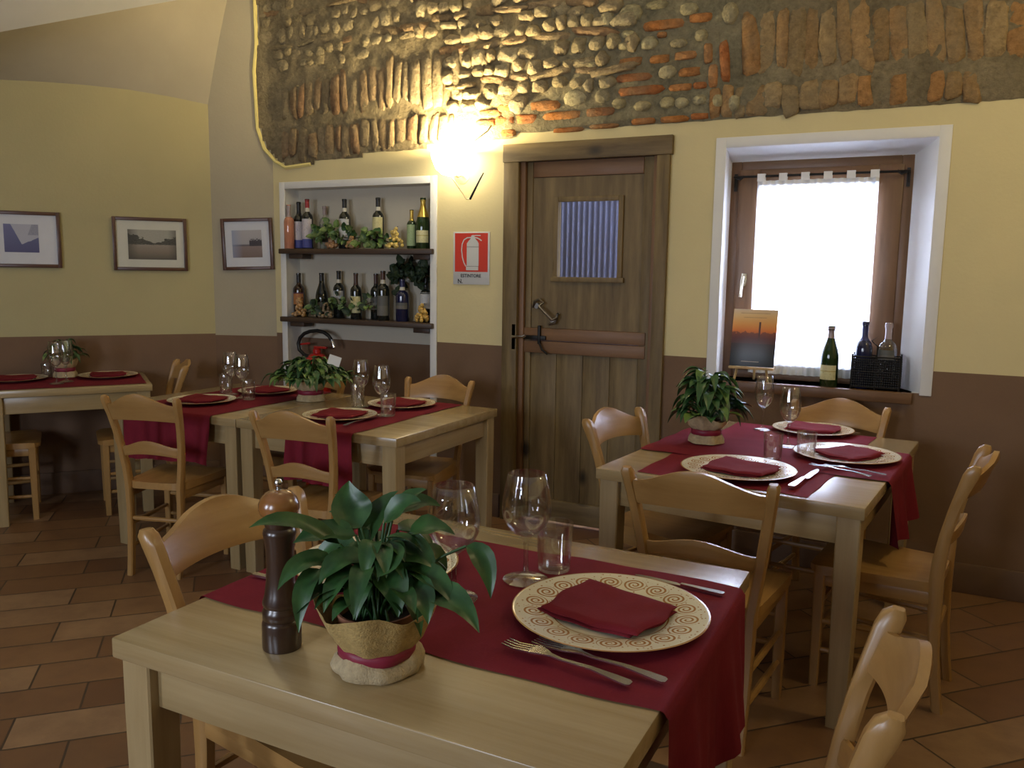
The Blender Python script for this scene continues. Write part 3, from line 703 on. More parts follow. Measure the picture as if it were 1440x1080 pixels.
# ------------------------------------------------------------------ pictures
def printmat(kind, w, h):
    m, t, b = nt('print_'+kind)
    tc = t.nodes.new('ShaderNodeTexCoord'); sp = t.nodes.new('ShaderNodeSeparateXYZ'); t.links.new(tc.outputs['Generated'], sp.inputs[0])
    x, z = sp.outputs[0], sp.outputs[2]
    n = noise_n(t, coords(t, (1, 1, 1), which='Generated'), 7, 6, .6)
    nb = noise_n(t, coords(t, (1, 1, 3.0), which='Generated'), 16, 5, .7)
    if kind == 'river':
        bank = math_n(t, 'ADD', .55, math_n(t, 'MULTIPLY', math_n(t, 'ABSOLUTE', math_n(t, 'SUBTRACT', x, .58)), .55))
        bank = math_n(t, 'ADD', bank, math_n(t, 'MULTIPLY', math_n(t, 'SUBTRACT', n, .5), .5))
        trees = math_n(t, 'MULTIPLY', math_n(t, 'LESS_THAN', z, bank), math_n(t, 'GREATER_THAN', z, math_n(t, 'ADD', .5, math_n(t, 'MULTIPLY', math_n(t, 'SUBTRACT', nb, .5), .15))))
        base = ramp(t, z, [(0, (.10, .085, .065)), (.3, (.33, .26, .20)), (.48, (.40, .34, .27)), (.6, (.52, .5, .42))])
        base = mixc(t, math_n(t, 'MULTIPLY', nb, .5), base, (.12, .1, .08))
        c = mixc(t, trees, base, ramp(t, nb, [(.35, (.02, .02, .018)), (.7, (.16, .15, .12))]))
        side = ramp(t, math_n(t, 'ABSOLUTE', math_n(t, 'SUBTRACT', x, .52)), [(.3, (0, 0, 0)), (.5, (.7, .7, .7))])
        c = mixc(t, side, c, (.05, .045, .035))
    elif kind == 'mountain':
        l1 = math_n(t, 'MULTIPLY', math_n(t, 'SUBTRACT', .62, x), 2.4)
        l2 = math_n(t, 'ADD', math_n(t, 'MULTIPLY', math_n(t, 'SUBTRACT', x, .5), .5), .28)
        ridge = math_n(t, 'ADD', math_n(t, 'MAXIMUM', l1, l2), math_n(t, 'MULTIPLY', math_n(t, 'SUBTRACT', n, .5), .1))
        mt_ = math_n(t, 'LESS_THAN', z, ridge)
        c = mixc(t, mt_, (.50, .50, .56), ramp(t, z, [(0, (.10, .10, .22)), (1, (.18, .19, .36))]))
        l3 = math_n(t, 'MULTIPLY', math_n(t, 'GREATER_THAN', z, .62), math_n(t, 'LESS_THAN', z, math_n(t, 'MULTIPLY', math_n(t, 'SUBTRACT', x, .48), 3)))
        c = mixc(t, math_n(t, 'MULTIPLY', l3, math_n(t, 'ADD', nb, -.1)), c, (.12, .12, .2))
    else:
        c = ramp(t, z, [(0, (.22, .15, .12)), (.4, (.30, .22, .19)), (.45, (.10, .09, .10)), (.5, (.45, .42, .42)), (1, (.5, .47, .46))])
        city = math_n(t, 'MULTIPLY', math_n(t, 'MULTIPLY', math_n(t, 'GREATER_THAN', x, .58), math_n(t, 'GREATER_THAN', z, .42)), math_n(t, 'LESS_THAN', z, math_n(t, 'ADD', .35, math_n(t, 'MULTIPLY', nb, .6))))
        c = mixc(t, city, c, (.05, .04, .05))
        lft = ramp(t, x, [(.0, (.7, .7, .7)), (.35, (0, 0, 0))]); c = mixc(t, lft, c, (.32, .38, .55))
    t.links.new(c, b.inputs['Base Color']); b.inputs['Roughness'].default_value = .6
    return m
M['picframe'] = wood('picture_frame_wood', (.075, .03, .015), (.13, .055, .03), 0, .4, .2)
M['mat'] = plain('cream_mount', (.68, .66, .56), .8, var=.03)
M['matb'] = plain('white_mount', (.72, .72, .74), .8, var=.03)
def picture(tl, tr_, br_, bl_, on, label, kind, inner, nrm, matm):
    """corners in 3-D on the wall; frame as four bars, mount, print, glass"""
    pts = [on(*p) for p in (tl, tr_, br_, bl_)]
    c = sum(pts, Vector())/4
    X = ((pts[1]-pts[0])+(pts[2]-pts[3])).normalized(); X = (X-nrm*X.dot(nrm)).normalized()
    w = ((pts[1]-pts[0]).length+(pts[2]-pts[3]).length)/2; h = ((pts[0]-pts[3]).length+(pts[1]-pts[2]).length)/2
    Zv = X.cross(-nrm); Zv = Zv if Zv.z > 0 else -Zv
    e = empty('framed_picture'); mt_ = Matrix((X, -nrm, Zv)).transposed().to_4x4(); mt_.translation = c+nrm*.002; e.matrix_world = mt_
    tag(e, label, 'picture', 'framed pictures on the left')
    f = .022; mb = MB()
    mb.box((-w/2, -.024, -h/2), (-w/2+f, 0, h/2), .003); mb.box((w/2-f, -.024, -h/2), (w/2, 0, h/2), .003); mb.box((-w/2+f, -.024, h/2-f), (w/2-f, 0, h/2), .003); mb.box((-w/2+f, -.024, -h/2), (w/2-f, 0, -h/2+f), .003)
    fr_o = mb.build('frame', M['picframe'], e)
    mb = MB(); mb.box((-w/2+f, -.010, -h/2+f), (w/2-f, -.006, h/2-f)); mb.build('mount', matm, e)
    i = inner; mb = MB(); mb.box((-w/2+w*i[0], -.0115, -h/2+h*i[1]), (-w/2+w*i[2], -.0105, -h/2+h*i[3])); mb.build('print', printmat(kind, w, h), e)
    mb = MB(); mb.add([(-w/2+f, -.016, -h/2+f), (w/2-f, -.016, -h/2+f), (w/2-f, -.016, h/2-f), (-w/2+f, -.016, h/2-f)], [[0, 1, 2, 3]]); mb.build('glazing', thin_glass('picture_glass', (.98, .98, .98), .06, .03), fr_o)
LN = Vector((-LD.y, LD.x, 0)); LN = LN if LN.dot(CAM-CORN) > 0 else -LN
picture((-30, 295), (86, 299), (86, 377), (-26, 375), lw_at, 'brown framed blue-toned mountain print, leftmost on the yellow wall', 'mountain', (.29, .27, .72, .77), LN, M['matb'])
picture((157, 304), (262, 308), (264, 381), (160, 380), lw_at, 'brown framed black and white river landscape on the yellow wall', 'river', (.2, .21, .85, .77), LN, M['mat'])
KD = (Vector((KX, YW, 0))-CORN).normalized(); KN = Vector((KD.y, -KD.x, 0))
def kw_at(px, py): dd = ray(px, py); return CAM+dd*((CORN-CAM).dot(KN)/dd.dot(KN))
picture((312, 308), (384, 306), (386, 379), (315, 380), kw_at, 'small brown framed harbour print between the corner and the niche', 'harbour', (.2, .24, .78, .77), KN, M['matb'])

# ------------------------------------------------------------------ tables
TZ = .77
def table(name, loc, rz, W, D, label, zt=TZ, group='dining tables'):
    """origin at the middle of the table on the floor"""
    e = tag(empty(name, loc, rz), label, 'table', group)
    mb = MB(); mb.box((-W/2, -D/2, zt-.042), (W/2, D/2, zt), .004); mb.build('tabletop', M['top_x'], e)
    i = .012; s = .075
    for sx in (-1, 1):
        for sy in (-1, 1):
            x, y = sx*(W/2-i-s/2), sy*(D/2-i-s/2)
            mb = MB(); rows = []
            for z, k in ((0, .82), (.35, .94), (zt-.16, 1), (zt-.0425, 1)): rows.append(((x, y, z), (s/2*k, 0, 0), (0, s/2*k, 0)))
            mb.sweep_rect(rows, rnd=.1); mb.build('leg', M['oak_z'], e)
    j = .022
    for sy in (-1, 1):
        mb = MB(); y = sy*(D/2-i-j-.012); mb.box((-W/2+i+s, y-.012, zt-.14), (W/2-i-s, y+.012, zt-.0425), .002); mb.build('apron', M['oak_x'], e)
    for sx in (-1, 1):
        mb = MB(); x = sx*(W/2-i-j-.012); mb.box((x-.012, -D/2+i+s, zt-.14), (x+.012, D/2-i-s, zt-.0425), .002); mb.build('apron', M['oak_y'], e)
    return e
FT = (-1.41, -.365, 1.05, 2.05)      # front table x0,x1,y0,y1
def rect_table(r, label, zt=TZ):
    return table('dining_table', ((r[0]+r[1])/2, (r[2]+r[3])/2, 0), 0, r[1]-r[0], r[3]-r[2], label, zt)
rect_table(FT, 'pale oak dining table nearest the camera, with pepper mill and potted plant')
TA = (-2.985, -2.05, 2.96, 3.90); TB = (-3.90, -2.99, 2.96, 3.90)
rect_table(TA, 'oak dining table below the bottle niche, its right end by the door')
rect_table(TB, 'oak dining table joined to the left end of the niche table')
RTr = R(-5.6); RW, RDp = .95, 1.30
rfl = Vector((-1.10, 2.893, 0)); ux, uy = Vector((math.cos(RTr), math.sin(RTr), 0)), Vector((-math.sin(RTr), math.cos(RTr), 0))
RC = rfl+ux*RW/2+uy*RDp/2
table('dining_table', RC, RTr, RW, RDp, 'oak dining table under the window, laid with crossed burgundy runners')
ct = math.atan2(.818, .575); CZ = .79
cdir = Vector((math.cos(ct), math.sin(ct), 0)); cnor = Vector((-math.sin(ct), math.cos(ct), 0))
cfr = Vector((-4.20, 3.50, 0)); CW, CDp = .87, .66
CC = cfr-cdir*CW/2+cnor*CDp/2
table('dining_table', CC, ct, CW, CDp, 'oak dining table by the left wall, cut by the photo edge', CZ)

# ------------------------------------------------------------------ chairs
def make_chair():
    e = empty('dining_chair')
    prof = [(0, -.222), (.10, -.208), (.22, -.197), (.34, -.190), (.45, -.188), (.54, -.192), (.64, -.206), (.73, -.226), (.80, -.246), (.855, -.265), (.88, -.275), (.893, -.282)]
    def px_(z): return .144+.010*z/.45 if z < .45 else .154+.056*min(1, (z-.45)/.43)
    def py_(z):
        for (za, ya), (zb, yb) in zip(prof, prof[1:]):
            if za <= z <= zb: return ya+(yb-ya)*(z-za)/(zb-za)
        return prof[-1][1]
    for sx in (-1, 1):
        mb = MB(); rows = []
        for z, y in prof:
            hw = .0165 if z > .3 else .0165
            hd = .018+.006*math.exp(-((z-.45)/.12)**2)+.005*math.exp(-((z-.85)/.04)**2)
            if z > .885: hd *= .55; hw *= .7
            rows.append(((sx*px_(z), y, z), (hw, 0, 0), (0, hd, hd*.15)))
        mb.sweep_rect(rows, rnd=.35); mb.build('back_post', M['chair_z'], e)
    def rail(name, zb, zt_end, arch, barch, bow, thick):
        mb = MB(); n = 18
        def P(u, v, back):
            s = 2*u-1; zz0 = zb+barch*(1-s*s); zz1 = zt_end+arch*(.5+.5*math.cos(PI*s))**.9
            z = zz0+(zz1-zz0)*v
            w = px_(z)-.010
            return Vector((s*w, py_(min(z, .89))-bow*(1-s*s)+.006+(-thick if back else 0)+(.000), z))
        rows = []
        rg = [(0, 0), (.0, 1)]
        m = 6; sec = [(j/m, 0) for j in range(m+1)]+[(1-j/m, 1) for j in range(m+1)]
        vs = []; fs = []; k = len(sec)
        for i in range(n+1):
            for v, bk in sec:
                p = P(i/n, v, bk)
                if v in (0, 1): p.y += (-.003 if not bk else .003)
                vs.append(p)
        for i in range(n):
            for q in range(k): fs.append([i*k+q, i*k+(q+1) % k, (i+1)*k+(q+1) % k, (i+1)*k+q])
        fs.append(list(range(k))); fs.append([n*k+q for q in range(k)][::-1])
        mb.add(vs, fs, True); mb.build(name, M['chair_x'], e, sharp=50)
    rail('crest_rail', .772, .852, .060, .012, .036, .023)
    rail('back_slat', .590, .640, .036, .020, .030, .016)
    # saddle seat, wider in front
    mb = MB(); n = 14
    def seat(top):
        def f(u, v):
            y = -.200+.425*v; hw = .168+.05*v
            s = 2*u-1
            r = .05
            dy = min(v, 1-v)*.425
            if dy < r: hw -= r-math.sqrt(max(0, r*r-(r-dy)**2))
            z = .465
            if top: z += -.010*math.exp(-(s/.62)**2-((v-.42)/.36)**2)-.010*max(0, (v-.86)/.14)**2
            else: z = .430+.006*max(0, (v-.86)/.14)**2
            return (s*hw, y, z)
        return f
    N = 16
    top = [seat(1)(i/N, j/N) for j in range(N+1) for i in range(N+1)]; bot = [seat(0)(i/N, j/N) for j in range(N+1) for i in range(N+1)]
    K = N+1; fs = []
    for j in range(N):
        for i in range(N): fs.append([j*K+i, j*K+i+1, (j+1)*K+i+1, (j+1)*K+i])
    o = K*K; fs += [[q+o for q in f[::-1]] for f in fs]
    ring = [i for i in range(K)]+[j*K+N for j in range(1, K)]+[N*K+i for i in range(N-1, -1, -1)]+[j*K for j in range(N-1, 0, -1)]
    for a, b in zip(ring, ring[1:]+ring[:1]): fs.append([a, a+o, b+o, b])
    mb.add(top+bot, fs, True); mb.build('seat', M['chair_y'], e, sharp=45)
    for sx in (-1, 1):
        mb = MB(); rows = []
        for z, k in ((0, .8), (.2, .92), (.40, 1), (.4305, 1)): rows.append(((sx*.185, .185, z), (.019*k, 0, 0), (0, .019*k, 0)))
        mb.sweep_rect(rows, rnd=.25); mb.build('front_leg', M['chair_z'], e)
    def st_(a, b, rad=.0105):
        mb = MB(); a = Vector(a); b = Vector(b); mb.tube([a, a.lerp(b, .15), a.lerp(b, .5), a.lerp(b, .85), b], [rad*.85, rad, rad*1.12, rad, rad*.85], 8); mb.build('stretcher', M['chair_x'], e)
    st_((-.185, .185, .31), (.185, .185, .31)); st_((-.185, .185, .20), (.185, .185, .20))
    st_((-px_(.28), py_(.28), .28), (px_(.28), py_(.28), .28))
    for sx in (-1, 1):
        st_((sx*.185, .185, .25), (sx*px_(.25), py_(.25), .25)); st_((sx*.185, .185, .14), (sx*px_(.14), py_(.14), .14))
    for sx in (-1, 1):
        mb = MB(); mb.sweep_rect([((sx*.155, py_(.41)+.015, .407), (.010, 0, 0), (0, 0, .022)), ((sx*.183, .170, .407), (.010, 0, 0), (0, 0, .022))], rnd=.2); mb.build('seat_rail', M['chair_y'], e)
    mb = MB(); mb.box((-.168, .176, .385), (.168, .194, .4295), .003); mb.build('seat_rail', M['chair_x'], e)
    return e
chair = Kind(make_chair())
def seat_at(top, f, label, sc=1):
    """top: centre between the post tops (world), f: facing"""
    f = Vector((f[0], f[1], 0)).normalized(); p = Vector((top[0], top[1], 0))+f*.275
    chair.put((p.x, p.y, 0), head(f), label, 'chair', 'beech dining chairs', (sc, (1+sc)/2, 1))
seat_at((-1.565, 1.53), (.997, -.08), 'pale wooden ladder-back chair at the left end of the pepper-mill table', 1.1)
seat_at((-.022, 1.43), (-1, -.03), 'wooden ladder-back chair cut off at the bottom right corner, back seen edge-on')
seat_at((-3.282, 2.652), (-.274, .962), 'wooden ladder-back chair with its back to us, left of its neighbour at the joined tables', .89)
seat_at((-2.38, 2.658), (-.128, .992), 'wooden ladder-back chair with its back to us behind the pepper mill', .9)
seat_at((-2.46, 3.985), (.10, -.993), 'wooden chair on the wall side of the niche table, nearest the door', .94)
seat_at((-3.33, 3.985), (0.0, -1), 'wooden chair mostly hidden behind the plant with the white card')
seat_at((-1.217, 3.41), (.977, -.215), 'wooden ladder-back chair in front of the wooden door, facing the window table')
seat_at((-.61, 2.486), (0.0, 1), 'wooden ladder-back chair with its back to us at the near end of the window table', 1.07)
seat_at((.172, 3.25), (-.993, .115), 'wooden chair seen side-on at the right of the window table')
seat_at((-.378, 4.24), (-.098, -.995), 'wooden chair between the window table and the windowsill')
seat_at((-4.27, 3.78), (-.575, -.818), 'wooden chair with edge-on back between the left wall table and the joined tables')
p = CC-cdir*(CW/2-.02); chair.put((p.x, p.y, 0), head(cdir), 'dark shaded wooden chair under the left wall table at the photo edge', 'chair', 'beech dining chairs')

# ------------------------------------------------------------------ runners
def runner(C, rz, x0, x1, y0, y1, zt, hang0=0., hang1=0., label='', seed=0, lift=.0015, rad=.012):
    """cloth lying along local x from x0 to x1 (table edges), hanging hang0/hang1 over the ends"""
    e_ = 0.006
    rnd = random.Random(seed); ph = [rnd.uniform(0, 6) for _ in range(6)]
    L = x1-x0
    segs = []
    def path(s):
        # s: arc position, 0 at x0
        z = zt+lift
        if s < 0 and hang0 > 0:
            q = -s; a = min(q/rad, PI/2)
            if q < rad*PI/2: return x0-rad*math.sin(a)+.0, z-rad*(1-math.cos(a)), 0
            return x0-rad, z-rad-(q-rad*PI/2), (q-rad*PI/2)/max(hang0, .01)
        if s > L and hang1 > 0:
            q = s-L; a = min(q/rad, PI/2)
            if q < rad*PI/2: return x1+rad*math.sin(a), z-rad*(1-math.cos(a)), 0
            return x1+rad, z-rad-(q-rad*PI/2), (q-rad*PI/2)/max(hang1, .01)
        return x0+min(max(s, 0), L), z, 0
    S = []
    if hang0 > 0: S += [-hang0*(1-i/14) for i in range(12)]+[-rad*1.6+rad*1.6*i/5 for i in range(5)]
    S += [L*i/26 for i in range(27)]
    if hang1 > 0: S += [rad*1.6*i/5+L for i in range(1, 6)]+[L+rad*1.6+(hang1-rad*1.6)*i/14 for i in range(1, 15)]
    nv = 30; mb = MB(); vs = []
    for s in S:
        x, z, h = path(s)
        for j in range(nv+1):
            v = j/nv; y = y0+(y1-y0)*v
            wob = .006*math.sin(s*9+ph[0])+.004*math.sin(s*23+ph[1])
            edge = (2*abs(v-.5))**6
            y2 = y+wob*(1 if v > .5 else -.8)*edge
            fold = h*(.022*math.sin(v*13+ph[2])+.012*math.sin(v*29+ph[3]))+(h*.02 if h else 0)
            xx = x
            if h: xx = x+(abs(fold)+.004) * (1 if s > 0 else -1); y2 += h*.02*math.sin(v*7+ph[4])
            zz = z+(.0012*(1+noise.noise(Vector((x*14, y*14, seed)))) if not h else .012*math.sin(v*5+ph[5])*h)
            if s <= 0 and hang0 == 0 and s == S[0]: xx += .004*math.sin(v*17+ph[2])
            vs.append((xx, y2, zz))
    fs = [[i*(nv+1)+j, i*(nv+1)+j+1, (i+1)*(nv+1)+j+1, (i+1)*(nv+1)+j] for i in range(len(S)-1) for j in range(nv)]
    mb.add(vs, fs, True)
    o = mb.build('table_runner', M['runner'], None, sharp=80); o.location = C; o.rotation_euler = (0, 0, rz)
    return tag(o, label, 'table runner', 'burgundy table runners')
fx, fy = (FT[0]+FT[1])/2, (FT[2]+FT[3])/2; fw_ = (FT[1]-FT[0])/2; fd = (FT[3]-FT[2])/2
runner(Vector((fx, fy, 0)), 0, -fw_, fw_, 1.285-fy, 1.925-fy, TZ, .26, .30, 'burgundy runner under the large patterned plate on the nearest table', 1)
def yr(tb, xa, xb, h0, label, seed, back=.02):
    cx_, cy_ = (tb[0]+tb[1])/2, (tb[2]+tb[3])/2; D = (tb[3]-tb[2])/2
    # local x -> world +y
    runner(Vector((cx_, cy_, 0)), PI/2, -D, D, -(xb-cx_), -(xa-cx_), TZ, h0, 0, label, seed)
xa = on_z(378, 612, TZ); xb = on_z(512, 606, TZ)
yr(TA, on_z(378, 602, TZ).x+.02, on_z(514, 606, TZ).x, .26, 'burgundy runner hanging off the front of the niche table', 2)
xr_ = on_z(308, 583, TZ).x
yr(TB, xr_-.60, xr_, .26, 'burgundy runner hanging behind the left ladder-back chair, on the joined table', 3)
Rl = lambda p: Vector(((p-RC).dot(ux), (p-RC).dot(uy), 0))
a = Rl(on_z(965, 632, TZ)); q = Rl(on_z(1248, 679, TZ)); q2 = Rl(on_z(1283, 640, TZ))
runner(RC, RTr, -RW/2, RW/2, q.y, q2.y, TZ, 0, .26, 'burgundy runner draped over the right edge of the window table', 4, lift=.0035)
g1 = Rl(on_z(926, 648, TZ)).x; g2 = Rl(on_z(1150, 690, TZ)).x
runner(RC, RTr+PI/2, -RDp/2+.025, RDp/2-.02, -g2, -g1, TZ, 0, 0, 'burgundy cloth laid lengthwise under the crossing runner, window table', 5, lift=.001)
runner(CC, ct, -CW/2, CW/2-.03, -CDp/2+.03, CDp/2-.1, CZ, 0, 0, 'burgundy runner covering the left wall table', 6)

# ------------------------------------------------------------------ charger plates + napkins
def platemat():
    m, t, b = nt('scroll_rim_china')
    tc = t.nodes.new('ShaderNodeTexCoord'); sp = t.nodes.new('ShaderNodeSeparateXYZ'); t.links.new(tc.outputs['Object'], sp.inputs[0])
    x, y = sp.outputs[0], sp.outputs[1]
    r = math_n(t, 'SQRT', math_n(t, 'ADD', math_n(t, 'MULTIPLY', x, x), math_n(t, 'MULTIPLY', y, y)))
    th = math_n(t, 'ARCTAN2', y, x)
    N = 18
    fr = math_n(t, 'FRACT', math_n(t, 'MULTIPLY', math_n(t, 'ADD', th, PI), N/(2*PI)))
    rm = .162
    u = math_n(t, 'MULTIPLY', math_n(t, 'SUBTRACT', fr, .5), 2*PI*rm/N)
    v = math_n(t, 'SUBTRACT', r, rm)
    rr = math_n(t, 'SQRT', math_n(t, 'ADD', math_n(t, 'MULTIPLY', u, u), math_n(t, 'MULTIPLY', v, v)))
    an = math_n(t, 'ARCTAN2', v, u)
    sp1 = math_n(t, 'SINE', math_n(t, 'ADD', an, math_n(t, 'MULTIPLY', rr, 640)))
    s1 = math_n(t, 'MULTIPLY', math_n(t, 'GREATER_THAN', sp1, .1), math_n(t, 'LESS_THAN', rr, .0265))
    s1 = math_n(t, 'MULTIPLY', s1, math_n(t, 'GREATER_THAN', rr, .003))
    # little sprigs between the scrolls
    fu = math_n(t, 'MULTIPLY', math_n(t, 'SUBTRACT', math_n(t, 'FRACT', math_n(t, 'ADD', math_n(t, 'MULTIPLY', math_n(t, 'ADD', th, PI), N/(2*PI)), .5)), .5), 2*PI*rm/N)
    vo = nd(t, 'ShaderNodeTexVoronoi', Scale=95.0); t.links.new(tc.outputs['Object'], vo.inputs['Vector'])
    dots = math_n(t, 'MULTIPLY', math_n(t, 'LESS_THAN', vo.outputs['Distance'], .22), math_n(t, 'GREATER_THAN', rr, .0265))
    s1 = math_n(t, 'MAXIMUM', s1, dots)
    rim = math_n(t, 'MULTIPLY', math_n(t, 'GREATER_THAN', r, .125), math_n(t, 'LESS_THAN', r, .199))
    ring = math_n(t, 'MULTIPLY', math_n(t, 'GREATER_THAN', r, .120), math_n(t, 'LESS_THAN', r, .1235))
    ring = math_n(t, 'MAXIMUM', ring, math_n(t, 'GREATER_THAN', r, .2045))
    f = math_n(t, 'MAXIMUM', math_n(t, 'MULTIPLY', s1, rim), ring)
    pc = mixc(t, noise_n(t, coords(t), 14), (.43, .25, .075), (.38, .14, .06))
    c = mixc(t, f, (.76, .70, .52), pc)
    t.links.new(c, b.inputs['Base Color']); b.inputs['Roughness'].default_value = .22; b.inputs['Coat Weight'].default_value = .3
    return m
def make_plate():
    e = empty('charger_plate')
    pr = [(0, .006), (.11, .006), (.122, .0075), (.135, .0125), (.165, .0165), (.200, .0205), (.207, .0215), (.2085, .0205), (.206, .0185), (.165, .0125), (.13, .006), (.118, .001), (.112, .0), (.105, .002), (0, .002)]
    mb = MB(); mb.lathe(pr[::-1], 64, cap0=False, cap1=False); mb.build('dish', platemat(), e, sharp=60)
    return e
plate = Kind(make_plate())
def make_napkin(seed, w=.235, d=.19):
    rnd = random.Random(seed); a = rnd.uniform(0, 6)
    e = empty('folded_napkin'); nx_, ny_ = 22, 18
    def layer(name, z, w, d, th, skew, ox=0, oy=0):
        mb = MB()
        def pt(u, v, top):
            s, q = 2*u-1, 2*v-1
            ex = .006*math.sin(q*2.3+a)+.004*math.sin(q*5+a); ey = .006*math.sin(s*2.1+a+1)
            x = s*(w/2+ex*abs(s))+skew*q+ox; y = q*(d/2+ey*abs(q))+oy
            ed = max(abs(s), abs(q)); rim = max(0, (ed-.9)/.1)
            zz = z+.0035*noise.noise(Vector((x*16+a, y*16, z*40)))+.003*(s*s)*math.sin(a)+.002*(x*x+y*y)/.01*.6
            if top: zz += th*(1-.75*rim**2)
            else: zz += .0
            return (x, y, zz)
        K = nx_+1; vs = [pt(i/nx_, j/ny_, t_) for t_ in (1, 0) for j in range(ny_+1) for i in range(nx_+1)]; fs = []
        for j in range(ny_):
            for i in range(nx_): fs.append([j*K+i, j*K+i+1, (j+1)*K+i+1, (j+1)*K+i])
        o = K*(ny_+1); fs += [[q+o for q in f[::-1]] for f in fs]
        ring = [i for i in range(K)]+[j*K+nx_ for j in range(1, ny_+1)]+[ny_*K+i for i in range(nx_-1, -1, -1)]+[j*K for j in range(ny_-1, 0, -1)]
        for p_, q_ in zip(ring, ring[1:]+ring[:1]): fs.append([p_, p_+o, q_+o, q_])
        mb.add(vs, fs, True); mb.build(name, M['napkin'], e, sharp=60)
    layer('lower_fold', .0000, w*.97, d*.97, .008, .006)
    layer('upper_fold', .0085, w, d, .0085, -.004, .003, .004)
    return e
napk = Kind(make_napkin(3))
def setting(px, py, zt, sc, rz, plabel, nlabel, nrz=0.0, noff=(0, 0), ns=1.0, rzp=0):
    p = on_z(px, py, zt+.02*sc)
    z = zt+.0045
    plate.put((p.x, p.y, z), rzp, plabel, 'plate', 'scroll-rimmed charger plates', sc)
    napk.put((p.x+noff[0], p.y+noff[1], z+.0085*sc), rz+nrz, nlabel, 'napkin', 'folded red napkins', ns)
setting(858, 858, TZ, 1.0, 0, 'large scroll-rimmed plate in front on the nearest table', 'burgundy folded napkin on the large plate in front', R(-12), (-.005, .0), 1.0)
setting(530, 790, TZ, .96, 0, 'scroll-rimmed plate behind the leaves of the nearest plant', 'red folded napkin half hidden behind the leaves of the nearest plant', R(20), (.0, -.0), .95)
setting(478, 583, TZ, .88, 0, 'plate at the near right place of the niche table', 'red napkin on the near right plate of the niche table', R(8), (0, 0), .95)
setting(565, 567, TZ, .88, 0, 'plate at the far right place of the niche table, before the wall-side chair', 'red napkin on the far right plate of the niche table', R(-5), (0, 0), .92)
setting(284, 562, TZ, .86, 0, 'plate at the near left place, behind the left ladder-back chair', 'red napkin on the plate behind the left ladder-back chair', R(10), (0, 0), .95)
setting(377, 549, TZ, .82, 0, 'plate at the far left place beside the plant with the white card', 'red napkin on the far plate beside the plant with the white card', R(-10), (0, 0), .9)
setting(1038, 658, TZ, 1.0, RTr, 'plate at the near end of the window table', 'red napkin on the near plate of the window table', R(-8), (0.01, 0), 1.0)
setting(1190, 638, TZ, .98, RTr, 'plate shining with window light at the right of the window table', 'red napkin on the shining right-hand plate of the window table', R(62), (.01, -.0), .95)
setting(1143, 603, TZ, .88, RTr, 'plate on the window side of the window table', 'red napkin on the window-side plate', R(0), (0, 0), .95)
setting(152, 527, CZ, .85, ct, 'plate at the right end of the left wall table', 'red napkin on the plate at the right end of the left wall table', R(0), (0, 0), .85)
setting(22, 532, CZ, .85, ct, 'plate cut by the photo edge on the left wall table', 'red napkin on the cut-off plate of the left wall table', R(0), (0, 0), .9)

# ------------------------------------------------------------------ glasses
def make_wine():
    e = empty('wine_glass')
    mb = MB()
    out = [(.0105, .108), (.022, .116), (.034, .132), (.0425, .155), (.0445, .172), (.043, .200), (.0385, .232), (.034, .258)]
    mb.lathe(out+[(.0332, .2585)]+[(r-.0012, z+.001) for r, z in out[::-1]]+[(.001, .112)], 32, cap0=False, cap1=False); mb.build('bowl', M['glass'], e, sharp=80)
    mb = MB(); mb.lathe([(.0, .002), (.040, .001), (.041, .0025), (.03, .006), (.012, .012), (.0055, .022), (.0042, .05), (.0042, .085), (.006, .100), (.0115, .1075), (.0, .111)], 24); mb.build('stem', M['stem'], e, sharp=60)
    return e
wine = Kind(make_wine())
def make_tumbler():
    e = empty('water_tumbler')
    mb = MB(); mb.lathe([(.0, .006), (.030, .006), (.0335, .012), (.0395, .112), (.0405, .1135), (.041, .112), (.0355, .004), (.033, .0), (.0, .0)], 32); mb.build('cup', M['glass'], e, sharp=60)
    return e
tumb = Kind(make_tumbler())
def gl(k, px, py, zt, label, cat, group, sc):
    p = on_z(px, py, zt); k.put((p.x, p.y, zt+.0045), 0, label, cat, group, sc)
gl(wine, 739, 818, TZ, 'clear wine glass behind the large front plate', 'wine glass', 'stemmed wine glasses', (1.32, 1.32, 1.0))
gl(wine, 638, 844, TZ, 'clear wine glass with leaves touching its bowl', 'wine glass', 'stemmed wine glasses', (1.32, 1.32, 1.0))
gl(tumb, 779, 803, TZ, 'water tumbler right of the front wine glass', 'tumbler', 'water tumblers', (1.12, 1.12, 1.05))
gl(wine, 508, 574, TZ, 'wine glass nearest the plant with the card, on the niche table', 'wine glass', 'stemmed wine glasses', (1.0, 1.0, .98))
gl(wine, 537, 586, TZ, 'wine glass right of its twin on the niche table', 'wine glass', 'stemmed wine glasses', (1.0, 1.0, .98))
gl(tumb, 503, 570, TZ, 'tumbler left of the wine glasses on the niche table', 'tumbler', 'water tumblers', .98)
gl(tumb, 546, 586, TZ, 'tumbler right of the wine glasses on the niche table', 'tumbler', 'water tumblers', .98)
gl(wine, 325, 556, TZ, 'wine glass before the brown dado, left of the pair', 'wine glass', 'stemmed wine glasses', (1, 1, .95))
gl(wine, 341, 561, TZ, 'wine glass before the brown dado, right of the pair', 'wine glass', 'stemmed wine glasses', (1, 1, .95))
gl(tumb, 318, 553, TZ, 'tumbler left of the pair of wine glasses before the dado', 'tumbler', 'water tumblers', .95)
gl(tumb, 350, 563, TZ, 'tumbler right of the pair of wine glasses before the dado', 'tumbler', 'water tumblers', .95)
gl(wine, 1072, 606, TZ, 'wine glass beside the plant on the window table', 'wine glass', 'stemmed wine glasses', 1.0)
gl(wine, 1108, 630, TZ, 'wine glass in the middle of the window table', 'wine glass', 'stemmed wine glasses', 1.0)
